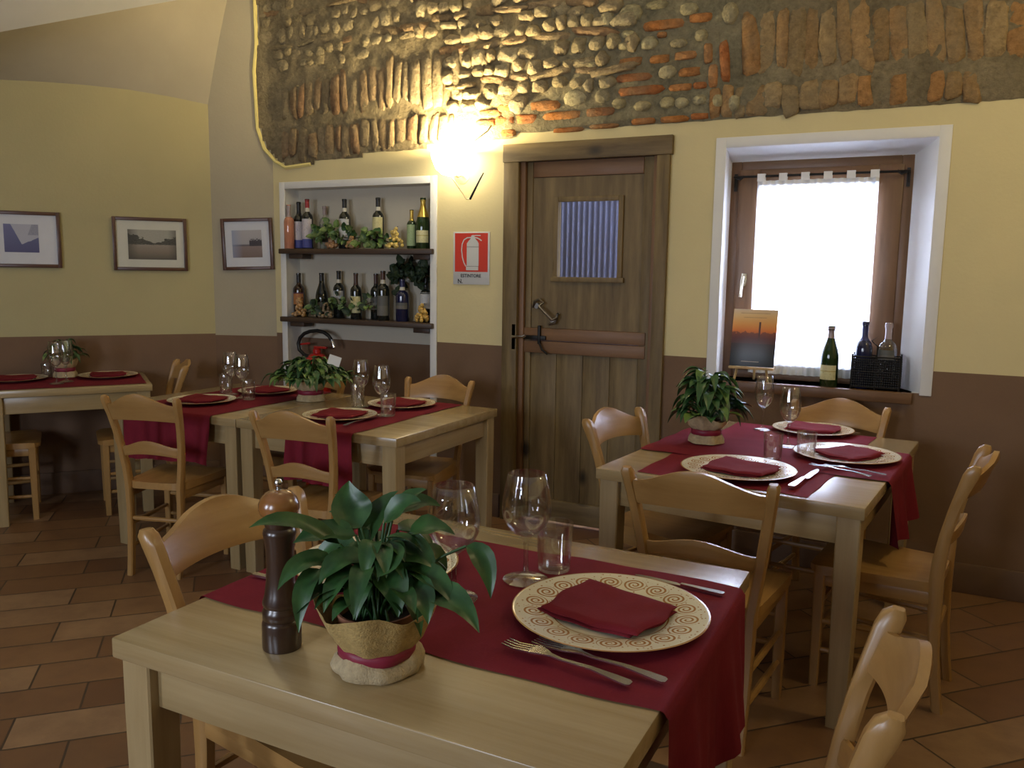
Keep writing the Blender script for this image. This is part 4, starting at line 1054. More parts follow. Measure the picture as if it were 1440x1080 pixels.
gl(tumb, 1086, 648, TZ, 'tumbler behind the near plate of the window table', 'tumbler', 'water tumblers', .95)
gl(tumb, 1133, 646, TZ, 'tumbler left of the shining plate of the window table', 'tumbler', 'water tumblers', .95)
gl(wine, 80, 541, CZ, 'wine glass in front of the left wall plant', 'wine glass', 'stemmed wine glasses', .98)
gl(wine, 94, 538, CZ, 'second wine glass in front of the left wall plant', 'wine glass', 'stemmed wine glasses', .98)
gl(tumb, 66, 531, CZ, 'tumbler left of the wine glasses on the left wall table', 'tumbler', 'water tumblers', .75)

# ------------------------------------------------------------------ cutlery
def make_fork():
    e = empty('dinner_fork')
    mb = MB(); L = .215
    def zc(y): return .004+.010*math.exp(-((y-.065)/.03)**2)*.6+.0035*max(0, 1-y/.03)-.0*(y) + .005*math.exp(-((y-.15)/.05)**2)
    def band(pts, th=.0022):
        v = []; f = []
        for y, xa, xb in pts:
            z = zc(y); v += [(xa, y, z), (xb, y, z), (xb, y, z+th), (xa, y, z+th)]
        for i in range(len(pts)-1):
            for k in range(4): f.append([i*4+k, i*4+(k+1) % 4, i*4+4+(k+1) % 4, i*4+4+k])
        f.append([0, 1, 2, 3]); n = len(pts)*4; f.append([n-4, n-3, n-2, n-1]); mb.add(v, f, True)
    for k in range(4):
        x = -.0105+.007*k; band([(0.0, x-.0008, x+.0008), (.02, x-.0017, x+.0017), (.05, x-.0022, x+.0022)])
    band([(.049, -.0128, .0128), (.06, -.0128, .0128), (.072, -.009, .009), (.082, -.004, .004), (.10, -.003, .003), (.15, -.0042, .0042), (.19, -.0075, .0075), (.21, -.0085, .0085), (L, -.005, .005)])
    mb.build('fork_body', M['steel'], e, sharp=50); return e
fork = Kind(make_fork())
def make_knife():
    e = empty('dinner_knife')
    mb = MB(); pts = [(0, -.002, .002), (.01, -.006, .006), (.04, -.0095, .0085), (.11, -.0095, .007), (.118, -.006, .006), (.125, -.005, .005)]
    v = []; f = []
    def rows(pts, th):
        v = []; f = []
        for y, xa, xb in pts: v += [(xa, y, .002), (xb, y, .002), (xb, y, .002+th), (xa, y, .002+th)]
        for i in range(len(pts)-1):
            for k in range(4): f.append([i*4+k, i*4+(k+1) % 4, i*4+4+(k+1) % 4, i*4+4+k])
        n = len(pts)*4; f += [[0, 1, 2, 3], [n-4, n-3, n-2, n-1]]; return v, f
    mb.add(*rows(pts, .0016), True); mb.build('blade', M['steel'], e, sharp=50)
    mb = MB(); mb.add(*rows([(.1245, -.005, .005), (.15, -.006, .006), (.20, -.0085, .0085), (.228, -.009, .009), (.235, -.006, .006)], .006), True); mb.build('handle', M['steel'], e, sharp=50)
    return e
knife = Kind(make_knife())
def lay(k, tip, end, zt, label, cat, L, dz=.0):
    a = on_z(tip[0], tip[1], zt); b = on_z(end[0], end[1], zt); d_ = b-a
    k.put((a.x, a.y, zt+.0045+dz), math.atan2(d_.y, d_.x)-PI/2, label, cat, 'cutlery on the tables', d_.length/L)
lay(fork, (711, 912), (887, 971), TZ, 'steel fork farther from the large front plate, tines to the left', 'fork', .215)
lay(fork, (753, 910), (937, 967), TZ, 'steel fork close under the rim of the large front plate', 'fork', .215)
lay(knife, (893, 812), (1018, 841), TZ, 'steel knife with its handle showing right of the large front plate', 'knife', .235)
lay(knife, (455, 835), (357, 812), TZ, 'steel knife behind the pepper mill at the table edge', 'knife', .235)
lay(fork, (530, 589), (484, 602), TZ, 'fork beside the near right plate of the niche table', 'fork', .215)
lay(knife, (560, 578), (612, 571), TZ, 'knife beside the far right plate of the niche table', 'knife', .235)
lay(fork, (1139, 658), (1225, 675), TZ, 'fork at the shining plate, nearer the table edge', 'fork', .215, .003)
lay(fork, (1158, 659), (1246, 673), TZ, 'fork at the shining plate, closer to its rim', 'fork', .215, .003)
lay(knife, (1150, 664), (1112, 690), TZ, 'knife lying right of the near plate of the window table', 'knife', .235, .002)
lay(fork, (1207, 612), (1183, 618), TZ, 'fork right of the window-side plate', 'fork', .215, .002)

# ------------------------------------------------------------------ pepper mill
pm = on_z(397, 909, TZ)
e = tag(empty('pepper_mill', (pm.x, pm.y, TZ+.0005)), 'tall dark wooden pepper mill with a lighter knob, on the nearest table', 'pepper mill')
k = .34/.34
mb = MB(); mb.lathe([(.0, 0), (.0365, 0), (.0375, .004), (.0375, .050), (.036, .055), (.0335, .058), (.036, .062), (.0365, .075), (.034, .080), (.0325, .084), (.035, .088), (.0355, .094), (.031, .108), (.0275, .135), (.0260, .165), (.0268, .195), (.0300, .220), (.0315, .228), (.030, .236), (.026, .240), (.0275, .244), (.029, .252), (.0285, .258), (0, .259)], 36); mb.build('body', M['mill_body'], e, sharp=35)
mb = MB(); mb.lathe([(0, .2592), (.029, .2595), (.035, .266), (.0385, .276), (.038, .287), (.033, .298), (.024, .307), (.012, .312), (.0, .313)], 36); hd_o = mb.build('head', M['mill_head'], e, sharp=50)
mb = MB(); mb.lathe([(0, .3125), (.005, .3128), (.0045, .319), (.0075, .322), (.008, .328), (.005, .333), (0, .334)], 16); mb.build('top_nut', M['steel'], hd_o)

# ------------------------------------------------------------------ plants
def leaf_path(mb, p0, p1, p2, w, up=Vector((0, 0, 1)), nseg=9, fold=.22, peak=.38, wav=.0):
    p0, p1, p2 = Vector(p0), Vector(p1), Vector(p2); vs = []; fs = []
    for i in range(nseg+1):
        s = i/nseg; p = p0*(1-s)**2+p1*2*s*(1-s)+p2*s*s
        tg = ((p1-p0)*(1-s)+(p2-p1)*s).normalized()
        sd = tg.cross(up)
        if sd.length < .05: sd = tg.cross(Vector((1, 0, 0)))
        sd.normalize(); nn = sd.cross(tg).normalized()
        prof = (math.sin(PI*min(1, s**(.72 if peak < .45 else 1))))**.85
        if s > .75: prof *= 1-.15*(s-.75)/.25
        hw = w*.5*max(prof, .015)
        wv = wav*math.sin(s*11)*hw
        for q in (-1, -.5, 0, .5, 1):
            vs.append(p+sd*(q*hw)+nn*(abs(q)*hw*fold*2*(1)-fold*hw)+nn*(wv*q))
    for i in range(nseg):
        for q in range(4): fs.append([i*5+q, i*5+q+1, i*5+6+q, i*5+5+q])
    mb.add(vs, fs, True)
def stalk(mb, p0, p1, p2, rad=.0025):
    p0, p1, p2 = Vector(p0), Vector(p1), Vector(p2)
    mb.tube([p0*(1-s)**2+p1*2*s*(1-s)+p2*s*s for s in (0, .25, .5, .75, 1)], rad, 5)
def spray(mb, base, n, hmin, hmax, spread, ll, lw_, rnd, droop=.5, elmin=.25, flat=1.0):
    for i in range(n):
        az = 2*PI*i/n*2.618+rnd.uniform(-.4, .4); el = rnd.uniform(elmin, 1.0)
        h = hmin+(hmax-hmin)*el*rnd.uniform(.75, 1); rad = spread*(1.08-el*.8)*rnd.uniform(.55, 1)
        d_ = Vector((math.cos(az), math.sin(az)*flat, 0))
        b = Vector(base)+d_*.012; t = Vector(base)+d_*rad*.55+Vector((0, 0, h*.82)); m_ = b+Vector((0, 0, h*.6))+d_*rad*.15
        stalk(mb, b, m_, t)
        L = ll*rnd.uniform(.7, 1.2)
        q = d_*rnd.uniform(.7, 1)+Vector((rnd.uniform(-.3, .3), rnd.uniform(-.3, .3), 0))
        p1 = t+q*L*.5+Vector((0, 0, L*.22)); p2 = t+q*L*(.95-.2*droop)+Vector((0, 0, -L*droop*rnd.uniform(.1, 1)))
        leaf_path(mb, t, p1, p2, lw_*rnd.uniform(.75, 1.2))
# the nearest plant: jute wrapped pot, red ribbon, broad pointed leaves
fp = on_z(531, 938, TZ)
e = tag(empty('potted_plant', (fp.x, fp.y, TZ+.0005)), 'leafy potted plant in a jute wrap with red ribbon on the nearest table', 'potted plant', 'table plants')
def wob_lathe(mb, prof, n, fn):
    vs = []; fs = []
    for r, z in prof:
        for i in range(n):
            a = 2*PI*i/n; r2, z2 = fn(a, r, z); vs.append((r2*math.cos(a), r2*math.sin(a), z2))
    for j in range(len(prof)-1):
        for i in range(n): fs.append([j*n+i, j*n+(i+1) % n, (j+1)*n+(i+1) % n, (j+1)*n+i])
    mb.add(vs, fs, True)
aL = math.atan2(-CR.y, -CR.x)   # direction to the left of the picture
def corner(a, a0, wd): 
    dd = (a-a0+PI) % (2*PI)-PI; return math.exp(-(dd/wd)**2)
mb = MB(); mb.lathe([(0, .0), (.060, 0), (.064, .03), (.070, .09), (.074, .115), (.070, .115), (.066, .095), (0, .092)], 28); pot_o = mb.build('pot', plain('terracotta_pot', (.30, .12, .06), .8), e)
mb = MB(); mb.lathe([(0, .0955), (.066, .0955)], 20, cap1=False); mb.build('soil', M['soil'], pot_o)
mb = MB()
def wf(a, r, z):
    k = max(0, (z-.05)/.09); fl = .004*math.sin(a*9)+.003*math.sin(a*5+1)
    c_ = corner(a, aL-.1, .33)+.8*corner(a, aL+PI-.2, .4)+.9*corner(a, aL+1.6, .5)
    return r+fl*(.4+k)+k*.018*c_, z+k*.045*c_*(z > .08)-.012*k*corner(a, aL-1.57, .7)
wob_lathe(mb, [(.0655, .046), (.070, .052), (.082, .070), (.094, .092), (.101, .112), (.100, .112), (.092, .094), (.080, .073), (.067, .055)], 48, wf); mb.build('jute_collar', M['jute'], e, sharp=80)
mb = MB()
def wf2(a, r, z):
    fl = .0022*math.sin(a*7+.5)+.0012*math.sin(a*13)
    return r+fl+.010*corner(a, aL+PI+.3, .35)+.006*corner(a, aL, .3), z+(.008*math.sin(a*3) if z > .015 else 0)
wob_lathe(mb, [(.0, .001), (.07, .0005), (.078, .004), (.080, .016), (.074, .030), (.0665, .036), (.066, .030), (.072, .016)], 48, wf2); mb.build('jute_skirt', M['jute_pale'], e, sharp=80)
mb = MB(); wob_lathe(mb, [(.0665, .030), (.0705, .032), (.0715, .042), (.0705, .051), (.0665, .053)], 40, lambda a, r, z: (r+.0012*math.sin(a*7), z+.002*math.sin(a*3+1))); mb.build('ribbon', M['ribbon'], e, sharp=80)
pd = depth_of((fp.x, fp.y, TZ+.15))
def LP(px, py, dd=0.): return at_depth(px, py, pd+dd)-Vector((fp.x, fp.y, TZ+.0005))
mb = MB(); rnd = random.Random(11)
soil = Vector((0, 0, .095))
hand = [  # (stalk end px, tip px, mid px offset, width, depth start, depth end)
 ((508, 742), (491, 676), (486, 712), .075, .0, .03), ((540, 735), (592, 705), (566, 700), .05, .0, -.02), ((548, 726), (620, 712), (585, 692), .045, .03, .05),
 ((500, 752), (412, 764), (455, 738), .06, -.02, -.05), ((478, 765), (350, 742), (408, 712), .040, -.05, -.11), ((470, 790), (390, 830), (420, 772), .042, -.06, -.1),
 ((450, 800), (420, 890), (420, 815), .040, -.08, -.10), ((575, 752), (640, 752), (606, 728), .055, -.02, .0), ((590, 775), (620, 820), (622, 770), .05, .02, .03),
 ((655, 768), (690, 842), (690, 776), .044, -.02, -.03), ((585, 835), (674, 890), (645, 822), .055, -.06, -.10), ((560, 822), (602, 878), (600, 815), .055, -.07, -.09),
 ((540, 772), (612, 800), (590, 762), .06, -.03, -.03), ((520, 790), (448, 822), (476, 768), .055, -.05, -.08), ((530, 800), (560, 868), (560, 806), .06, -.07, -.09),
 ((512, 770), (560, 690), (522, 712), .045, .02, .05), ((505, 800), (455, 862), (470, 800), .045, -.06, -.085), ((548, 760), (530, 812), (552, 790), .055, -.06, -.09),
 ((520, 745), (462, 720), (492, 712), .05, .04, .06), ((560, 745), (610, 770), (590, 740), .055, .05, .08), ((500, 780), (440, 790), (470, 752), .05, .03, .06),
 ((540, 790), (600, 842), (580, 790), .06, .0, .02), ((515, 815), (500, 872), (496, 820), .05, -.07, -.085), ((570, 800), (640, 855), (620, 800), .045, -.04, -.07), ((530, 735), (470, 695), (500, 702), .03, .06, .08), ((555, 716), (600, 688), (580, 690), .028, .02, .03)]
for (a, tp, md, w_, d0, d1) in hand:
    A = LP(*a, d0*.5); B = LP(*md, (d0+d1)/2); C_ = LP(*tp, d1)
    stalk(mb, soil+Vector((rnd.uniform(-.03, .03), rnd.uniform(-.03, .03), 0)), soil.lerp(A, .55)+Vector((0, 0, .04)), A, .0028)
    leaf_path(mb, A, B, C_, w_, up=(Vector((0, 0, 1))-CF*rnd.uniform(.3, .9)).normalized(), wav=.12)
spray(mb, soil, 46, .05, .20, .14, .10, .036, rnd, .7, .05)
mb.build('foliage', M['leaf'], e, sharp=85)

def small_plant(loc, zt, label, h, spread, n, mats, seed, pot_r=.065, extra=None, ll=.075, lw_=.032, sc=1.0):
    e = tag(empty('potted_plant', (loc.x, loc.y, zt)), label, 'potted plant', 'table plants')
    rnd = random.Random(seed)
    mb = MB(); r = pot_r; mb.lathe([(0, 0), (r*.78, 0), (r*.8, .01), (r*.95, .085), (r, .1), (r*.93, .1), (r*.88, .085), (0, .082)], 24); pot_o = mb.build('pot', plain('pot_clay_%d' % seed, (.22, .12, .08), .8), e)
    mb = MB(); mb.lathe([(0, .0855), (r*.88, .0855)], 20, cap1=False); mb.build('soil', M['soil'], pot_o)
    mb = MB(); wob_lathe(mb, [(r*.84, .058), (r*1.02, .066), (r*1.2, .09), (r*1.28, .112), (r*1.26, .112), (r*1.12, .09), (r*1.0, .074)], 36, lambda a, q, z: (q+.004*math.sin(a*7)+(z > .08)*.012*corner(a, aL+2.6, .5), z+(z > .08)*.014*math.sin(a*3))); mb.build('jute_collar', M['jute_pale'], e, sharp=80)
    mb = MB(); wob_lathe(mb, [(r*.9, .001), (r*1.12, .002), (r*1.1, .02), (r*.95, .038), (r*.9, .036)], 36, lambda a, q, z: (q+.004*math.sin(a*6+1)+.006*corner(a, aL+PI, .5), z)); mb.build('jute_skirt', M['jute_pale'], e, sharp=80)
    mb = MB(); wob_lathe(mb, [(r*.93, .036), (r*.99, .038), (r*1.0, .050), (r*.99, .059), (r*.93, .061)], 32, lambda a, q, z: (q, z)); mb.build('ribbon', M['ribbon'], e, sharp=80)
    soil = Vector((0, 0, .085))
    for mname, frac in mats:
        mb = MB(); spray(mb, soil, int(n*frac), .04, h, spread, ll, lw_, rnd, .75, .05); mb.build('foliage', M[mname], e, sharp=85)
    return e
mp = on_z(437, 563, TZ)
e = small_plant(mp, TZ+.0005, 'bushy potted plant with a white card, on the joined tables', .19, .42, 190, [('leaf', .62), ('leaf_light', .38)], 21, .070, ll=.095, lw_=.036)
cp = at_depth(470, 508, depth_of((mp.x, mp.y, TZ+.2))-.03)-Vector((mp.x, mp.y, TZ))
mb = MB(); mb.box((-.034, -.0008, -.024), (.034, .0008, .03), 0, xf=Matrix.Translation(cp) @ Matrix.Rotation(YAW, 4, 'Z') @ Matrix.Rotation(R(18), 4, 'Y')); mb.tube([cp+Vector((0, .003, .0)), Vector((.02, 0, .085))], .0018, 5); mb.build('gift_card', M['card'], e)
rp = on_z(992, 624, TZ)
small_plant(rp, TZ+.0075, 'dark green potted plant on the window table', .29, .22, 125, [('leaf', .8), ('leaf_light', .2)], 22, .064, ll=.10, lw_=.05)
lpz = on_z(92, 531, CZ)
small_plant(lpz, CZ+.005, 'small potted plant on the left wall table behind the glasses', .19, .19, 60, [('leaf', .7), ('ivy_var', .3)], 23, .06, ll=.07, lw_=.03)

# ------------------------------------------------------------------ bottles
def bottlemat(name, col, alpha=.0, rough=.08):
    m, t, b = nt(name); b.inputs['Base Color'].default_value = c4(col); b.inputs['Roughness'].default_value = rough; b.inputs['Coat Weight'].default_value = .4
    return m
BG = {'dark': bottlemat('dark_bottle_glass', (.010, .012, .010)), 'green': bottlemat('green_bottle_glass', (.015, .035, .010)), 'blue': bottlemat('dark_blue_bottle', (.012, .014, .05)),
      'clear': thin_glass('clear_bottle_glass', (.86, .88, .86), .03, .10), 'pink': bottlemat('rose_wine_glass', (.48, .20, .12)), 'brown': bottlemat('brown_bottle_glass', (.03, .012, .006))}
CAPS = {}
def cmat(col, key, rough=.4, metal=0):
    if key not in CAPS: CAPS[key] = plain(key, col, rough, metal, var=.08, vs=30)
    return CAPS[key]
BLK = cmat((.014, .012, .012), 'black_capsule'); RED = cmat((.35, .02, .02), 'red_capsule'); GLD = cmat((.55, .38, .08), 'gold_foil', .3, .7); BRN = cmat((.07, .03, .02), 'brown_capsule'); GRY = cmat((.35, .34, .36), 'grey_capsule'); DBL = cmat((.02, .02, .09), 'blue_capsule'); PNK = cmat((.36, .28, .27), 'pinkish_foil')
def labmat(key, stops):
    """label paper with plain bands of colour up its height and soft print marks"""
    if key in CAPS: return CAPS[key]
    m, t, b = nt(key)
    tc = t.nodes.new('ShaderNodeTexCoord'); sp = t.nodes.new('ShaderNodeSeparateXYZ'); t.links.new(tc.outputs['Generated'], sp.inputs[0])
    c = ramp(t, sp.outputs[2], stops, 'CONSTANT')
    n = noise_n(t, coords(t, (6, 6, 14), which='Generated'), 1.0, 2); c = mixc(t, ramp(t, n, [(.58, (0, 0, 0)), (.66, (.35, .35, .35))]), c, (.08, .07, .07))
    t.links.new(c, b.inputs['Base Color']); b.inputs['Roughness'].default_value = .6; CAPS[key] = m; return m
LW = labmat('white_label', [(0, (.55, .55, .55)), (.97, (.5, .5, .5))])
LBW = labmat('white_blue_label', [(0, (.07, .08, .30)), (.30, (.55, .50, .52)), (.97, (.5, .5, .5))])
LCR = labmat('cream_label', [(0, (.60, .55, .28)), (.97, (.5, .5, .3))])
LGR = labmat('green_label', [(0, (.32, .42, .22)), (.97, (.3, .4, .2))])
LGO = labmat('champagne_label', [(0, (.55, .52, .28)), (.55, (.40, .34, .12)), (.62, (.60, .56, .32))])
LDK = labmat('dim_label', [(0, (.14, .13, .11)), (.5, (.10, .10, .09))])
LOR = labmat('orange_label', [(0, (.40, .16, .05)), (.9, (.1, .03, .05))])
SHAPES = {'bordeaux': [(0, .004), (.30, 0), (.94, .0), (1, .012), (1, .60), (.96, .645), (.80, .69), (.50, .725), (.39, .755), (.36, .80), (.36, .955), (.41, .96), (.41, .995), (.36, 1.0), (0, 1.0)],
          'burgundy': [(0, .004), (.30, 0), (.94, 0), (1, .012), (1, .42), (.95, .50), (.80, .60), (.58, .69), (.42, .765), (.36, .83), (.34, .955), (.39, .96), (.39, .995), (.35, 1), (0, 1)],
          'champagne': [(0, .004), (.30, 0), (.93, 0), (1, .015), (1, .46), (.97, .53), (.84, .62), (.62, .71), (.42, .80), (.34, .87), (.34, .92), (.42, .935), (.44, .965), (.40, .995), (.25, 1.0), (0, 1.0)],
          'spirit': [(0, .004), (.30, 0), (.94, 0), (1, .015), (1, .55), (.97, .62), (.84, .685), (.55, .725), (.40, .745), (.34, .77), (.34, .93), (.42, .935), (.42, .995), (.38, 1), (0, 1)]}
def bottle(loc, h, r, shape, glass, cap, capz, lab, labz, label, band=None, rz=None, group='bottles in the niche'):
    e = tag(empty('wine_bottle', loc, 0), label, 'bottle', group)
    pr = [(a*r, z*h) for a, z in SHAPES[shape]]
    mb = MB(); mb.lathe(pr, 24); gb_o = mb.build('glass_body', BG[glass], e, sharp=50)
    def rad(z):
        for (r0, z0), (r1, z1) in zip(pr[2:], pr[3:]):
            if z0 <= z <= z1 and z1 > z0: return r0+(r1-r0)*(z-z0)/(z1-z0)
        return pr[-2][0]
    if cap is not None:
        zs = [capz*h+(h-capz*h)*i/8 for i in range(9)]
        mb = MB(); mb.lathe([(rad(z)+.0007, z) for z in zs]+[(0, h+.0008)], 20, cap0=False); mb.build('capsule', cap, e, sharp=50)
    aim = math.atan2(-loc[1], -loc[0])
    if lab is not None:
        mb = MB(); n = 6; mb.lathe([(rad(labz[0]*h+(labz[1]-labz[0])*h*i/n)+.0006, labz[0]*h+(labz[1]-labz[0])*h*i/n) for i in range(n+1)], 16, a0=aim-1.05-.25, a1=aim+1.05-.25); mb.build('label_paper', lab, gb_o)
    if band is not None:
        mb = MB(); mb.lathe([(rad(z*h)+.0011, z*h) for z in (capz-.055, capz-.03, capz-.005, capz+.02)], 20, cap0=False, cap1=False); mb.build('neck_band', band, gb_o)
    return e
CRB = cmat((.62, .58, .48), 'cream_band')
def sh(px, top, k, shape, glass, cap, capz, lab, labz, label, r=.037, y=.17, band=None, h=None):
    y = min(y*.45, .126-r) if px > 410 else -.004
    """stand a bottle on niche shelf k at picture column px, top at picture row top"""
    p = on_y(px, 340 if k == 0 else 440, YW+y); t_ = on_y(px, top, YW+y)
    hh = h or (t_.z-SHZ[k]); bottle((p.x, p.y, SHZ[k]+.0005), hh, r, shape, glass, cap, capz, lab, labz, label, band)
sh(407, 288, 0, 'bordeaux', 'pink', PNK, .72, None, None, 'pale pink bottle at the left end of the upper niche shelf', .034, .2)
sh(421, 284, 0, 'bordeaux', 'dark', BLK, .74, LBW, (.02, .58), 'dark bottle with black cap beside the red-capped one, upper shelf', .037, .14)
sh(433, 280, 0, 'bordeaux', 'dark', RED, .80, LBW, (.02, .60), 'dark bottle with a red cap on the upper niche shelf', .037, .07, CRB)
sh(457, 290, 0, 'spirit', 'clear', PNK, .80, LDK, (.15, .5), 'clear bottle behind the ivy on the upper niche shelf', .035, .2)
sh(485, 280, 0, 'bordeaux', 'dark', BLK, .80, LW, (.18, .60), 'dark bottle with white label standing in ivy, upper shelf', .038, .12, CRB)
sh(532, 278, 0, 'bordeaux', 'dark', BLK, .80, LCR, (.30, .62), 'dark bottle with cream label left of the gold grapes, upper shelf', .038, .15, CRB)
sh(579, 295, 0, 'bordeaux', 'green', GLD, .72, LGR, (.08, .62), 'small green bottle with green label, upper shelf', .031, .12)
sh(595, 278, 0, 'champagne', 'green', GLD, .62, LGO, (.12, .36), 'champagne bottle with gold neck at the right end of the upper shelf', .044, .10)
sh(421, 384, 1, 'bordeaux', 'brown', BLK, .78, LOR, (.28, .55), 'bottle with orange label behind brown grapes, lower shelf left end', .038, .15)
sh(453, 384, 1, 'burgundy', 'dark', BLK, .82, LDK, (.15, .35), 'sloping-shouldered dark bottle on the lower shelf', .043, .15)
sh(477, 381, 1, 'bordeaux', 'dark', BLK, .80, LW, (.30, .58), 'bottle with square white label on the lower shelf', .037, .17, CRB)
sh(501, 384, 1, 'bordeaux', 'dark', BRN, .74, LCR, (.14, .50), 'bottle with cream label on the lower shelf', .037, .08)
sh(529, 385, 1, 'bordeaux', 'dark', BRN, .78, LDK, (.22, .5), 'dark bottle half hidden behind its neighbour, lower shelf centre', .036, .19)
sh(539, 381, 1, 'bordeaux', 'dark', BRN, .80, LDK, (.1, .5), 'tall black bottle in the middle of the lower shelf', .041, .07, CRB)
sh(566, 393, 1, 'bordeaux', 'blue', DBL, .80, LDK, (.3, .45), 'dark blue bottle below the dark ivy, lower shelf', .043, .07, CRB)
sh(599, 390, 1, 'bordeaux', 'dark', BLK, .78, LW, (.30, .66), 'bottle with white label behind gold grapes, lower shelf right end', .038, .17)

# grapes and ivy
def grapes(px, py, k, y, w, h, col, name, label, seed):
    p = on_y(px, py, YW+y); e = tag(empty('grape_bunch', (p.x, p.y, SHZ[k])), label, 'grapes', 'decorative grapes in the niche')
    rnd = random.Random(seed); mb = MB(); r = .0125
    pr = [(r*math.sin(PI*i/6), r-r*math.cos(PI*i/6)) for i in range(7)]
    for i in range(46):
        z = rnd.random()**1.5*h; q = (1-z/h)*.9+.12
        a = rnd.uniform(0, 2*PI); rr = math.sqrt(rnd.random())*w/2*q
        mb.lathe(pr, 8, c=(rr*math.cos(a), rr*math.sin(a)*.55, max(0, z)))
    mb.build('berries', cmat(col, name, .35), e)
    mb = MB(); mb.tube([(0, 0, h), (.008, .004, h+.012), (.02, .01, h+.022)], .002, 5); mb.build('stem', M['soil'], e)
grapes(555, 340, 0, .02, .13, .12, (.62, .45, .12), 'golden_grapes', 'golden grapes on the upper shelf left of the small green bottle', 1)
grapes(466, 342, 0, -.005, .10, .05, (.30, .16, .07), 'tan_grapes', 'tan grapes under the ivy on the upper shelf, left bunch', 2)
grapes(495, 342, 0, -.005, .09, .06, (.36, .20, .08), 'tan_grapes2', 'tan grapes under the ivy on the upper shelf, right bunch', 3)
grapes(421, 436, 1, -.01, .12, .11, (.42, .24, .09), 'brown_grapes', 'brown grapes in front of the orange-label bottle, lower shelf', 4)
grapes(458, 440, 1, -.005, .12, .08, (.28, .19, .10), 'dull_grapes', 'dull grapes before the sloping-shouldered bottle, lower shelf', 5)
grapes(593, 445, 1, -.005, .11, .10, (.58, .36, .08), 'amber_grapes', 'amber grapes at the right end of the lower shelf', 6)
def ivy(pts, k, y, n, mats, label, seed, size=.05, hgt=.10):
    rnd = random.Random(seed)
    P = [on_y(px, py, YW+y) for px, py in pts]; o = P[0]; base = Vector((o.x, o.y, SHZ[k] if k is not None else o.z))
    e = tag(empty('ivy_garland', base), label, 'ivy', 'ivy in the niche')
    mb = MB(); mb.tube([p-base for p in P], .003, 5); mb.build('vine', M['soil'], e)
    for mname, fr in mats:
        mb = MB()
        for i in range(int(n*fr)):
            s = rnd.uniform(0, len(P)-1.001); j = int(s); c = P[j].lerp(P[j+1], s-j)-base
            c += Vector((rnd.gauss(0, .022), rnd.uniform(-.045, .02), rnd.gauss(.005, hgt*.32)))
            if k is not None: c.z = max(.012, c.z)
            d_ = Vector((rnd.uniform(-1, 1), rnd.uniform(-1, .2), rnd.uniform(-.5, .9))).normalized()
            L = size*rnd.uniform(.6, 1.15)
            tip = c+d_*L
            if k is not None: tip.z = max(.006, tip.z)
            u_ = Vector((rnd.uniform(-.4, .4), -1, rnd.uniform(-.2, .6))).normalized()
            leaf_path(mb, c, (c+tip)/2+Vector((0, 0, .006)), tip, L*.8, up=u_, nseg=5)
            sd = d_.cross(u_)
            if sd.length > .1:
                sd.normalize()
                for q in (-1, 1):
                    t2 = c+(d_*.45+sd*q*.6)*L*.75
                    if k is not None: t2.z = max(.006, t2.z)
                    leaf_path(mb, c, (c+t2)/2, t2, L*.45, up=u_, nseg=4)
        mb.build('leaves', M[mname], e, sharp=85)
ivy([(443, 338), (460, 325), (475, 330), (492, 336), (512, 333), (530, 336), (546, 340)], 0, .02, 90, [('ivy_var', .6), ('leaf_light', .3), ('leaf', .1)], 'variegated ivy garland along the upper niche shelf', 31, .055, .10)
ivy([(432, 440), (446, 436), (462, 432), (480, 428), (492, 434), (512, 430), (522, 425)], 1, .02, 60, [('ivy_var', .4), ('ivy_dark', .6)], 'ivy garland among the bottles of the lower shelf', 32, .05, .10)
ivy([(553, 400), (562, 388), (576, 378), (590, 382), (602, 390)], None, .085, 70, [('ivy_dark', 1)], 'dark ivy sprig hanging above the blue bottle, lower shelf', 33, .065, .10)

# ------------------------------------------------------------------ fire extinguisher in the niche
xp = on_y(446, 510, YW+.03)
e = tag(empty('fire_extinguisher', (xp.x, xp.y, 0)), 'red fire extinguisher in the niche with black hose arching above the plant', 'fire extinguisher')
top = on_y(455, 488, YW+.03).z
mb = MB(); mb.lathe([(0, 0), (.085, 0), (.09, .01), (.09, top-.13), (.082, top-.09), (.05, top-.055), (.03, top-.045), (0, top-.044)], 28); mb.build('cylinder', M['ext_red'], e, sharp=50)
mb = MB(); mb.lathe([(0, top-.0435), (.028, top-.0435), (.028, top-.02), (.018, top-.01), (0, top-.01)], 16); mb.box((-.02, -.012, top-.012), (.085, .012, top+.004), .004); mb.box((-.02, -.012, top+.012), (.075, .012, top+.026), .004, xf=Matrix.Rotation(R(-8), 4, 'Y')); mb.build('valve', M['ext_red'], e)
def EP(px, py, dy=.0): return on_y(px, py, YW+.03+dy)-Vector((xp.x, xp.y, 0))
hs = [EP(x_, y_, -.02) for x_, y_ in [(437, 502), (428, 499), (421, 492), (419.5, 483), (422, 475), (428, 469), (436, 466), (446, 465), (455, 467), (462, 472), (466, 478)]]
mb = MB(); mb.tube(hs, .0125, 10); mb.tube([hs[0], Vector((0, 0, top-.03))], .0125, 8); hose_o = mb.build('hose', M['black_plastic'], e)
mb = MB(); mb.tube([hs[-1], EP(468.5, 484, -.02), EP(470, 489, -.02)], [.0105, .0135, .011], 10); mb.build('nozzle', M['chrome'], hose_o)

# ------------------------------------------------------------------ windowsill things
SZ = WIN[2]+.0005
def sillp(px, y): p = on_y(px, 520, YW+y); return Vector((p.x, p.y, SZ))
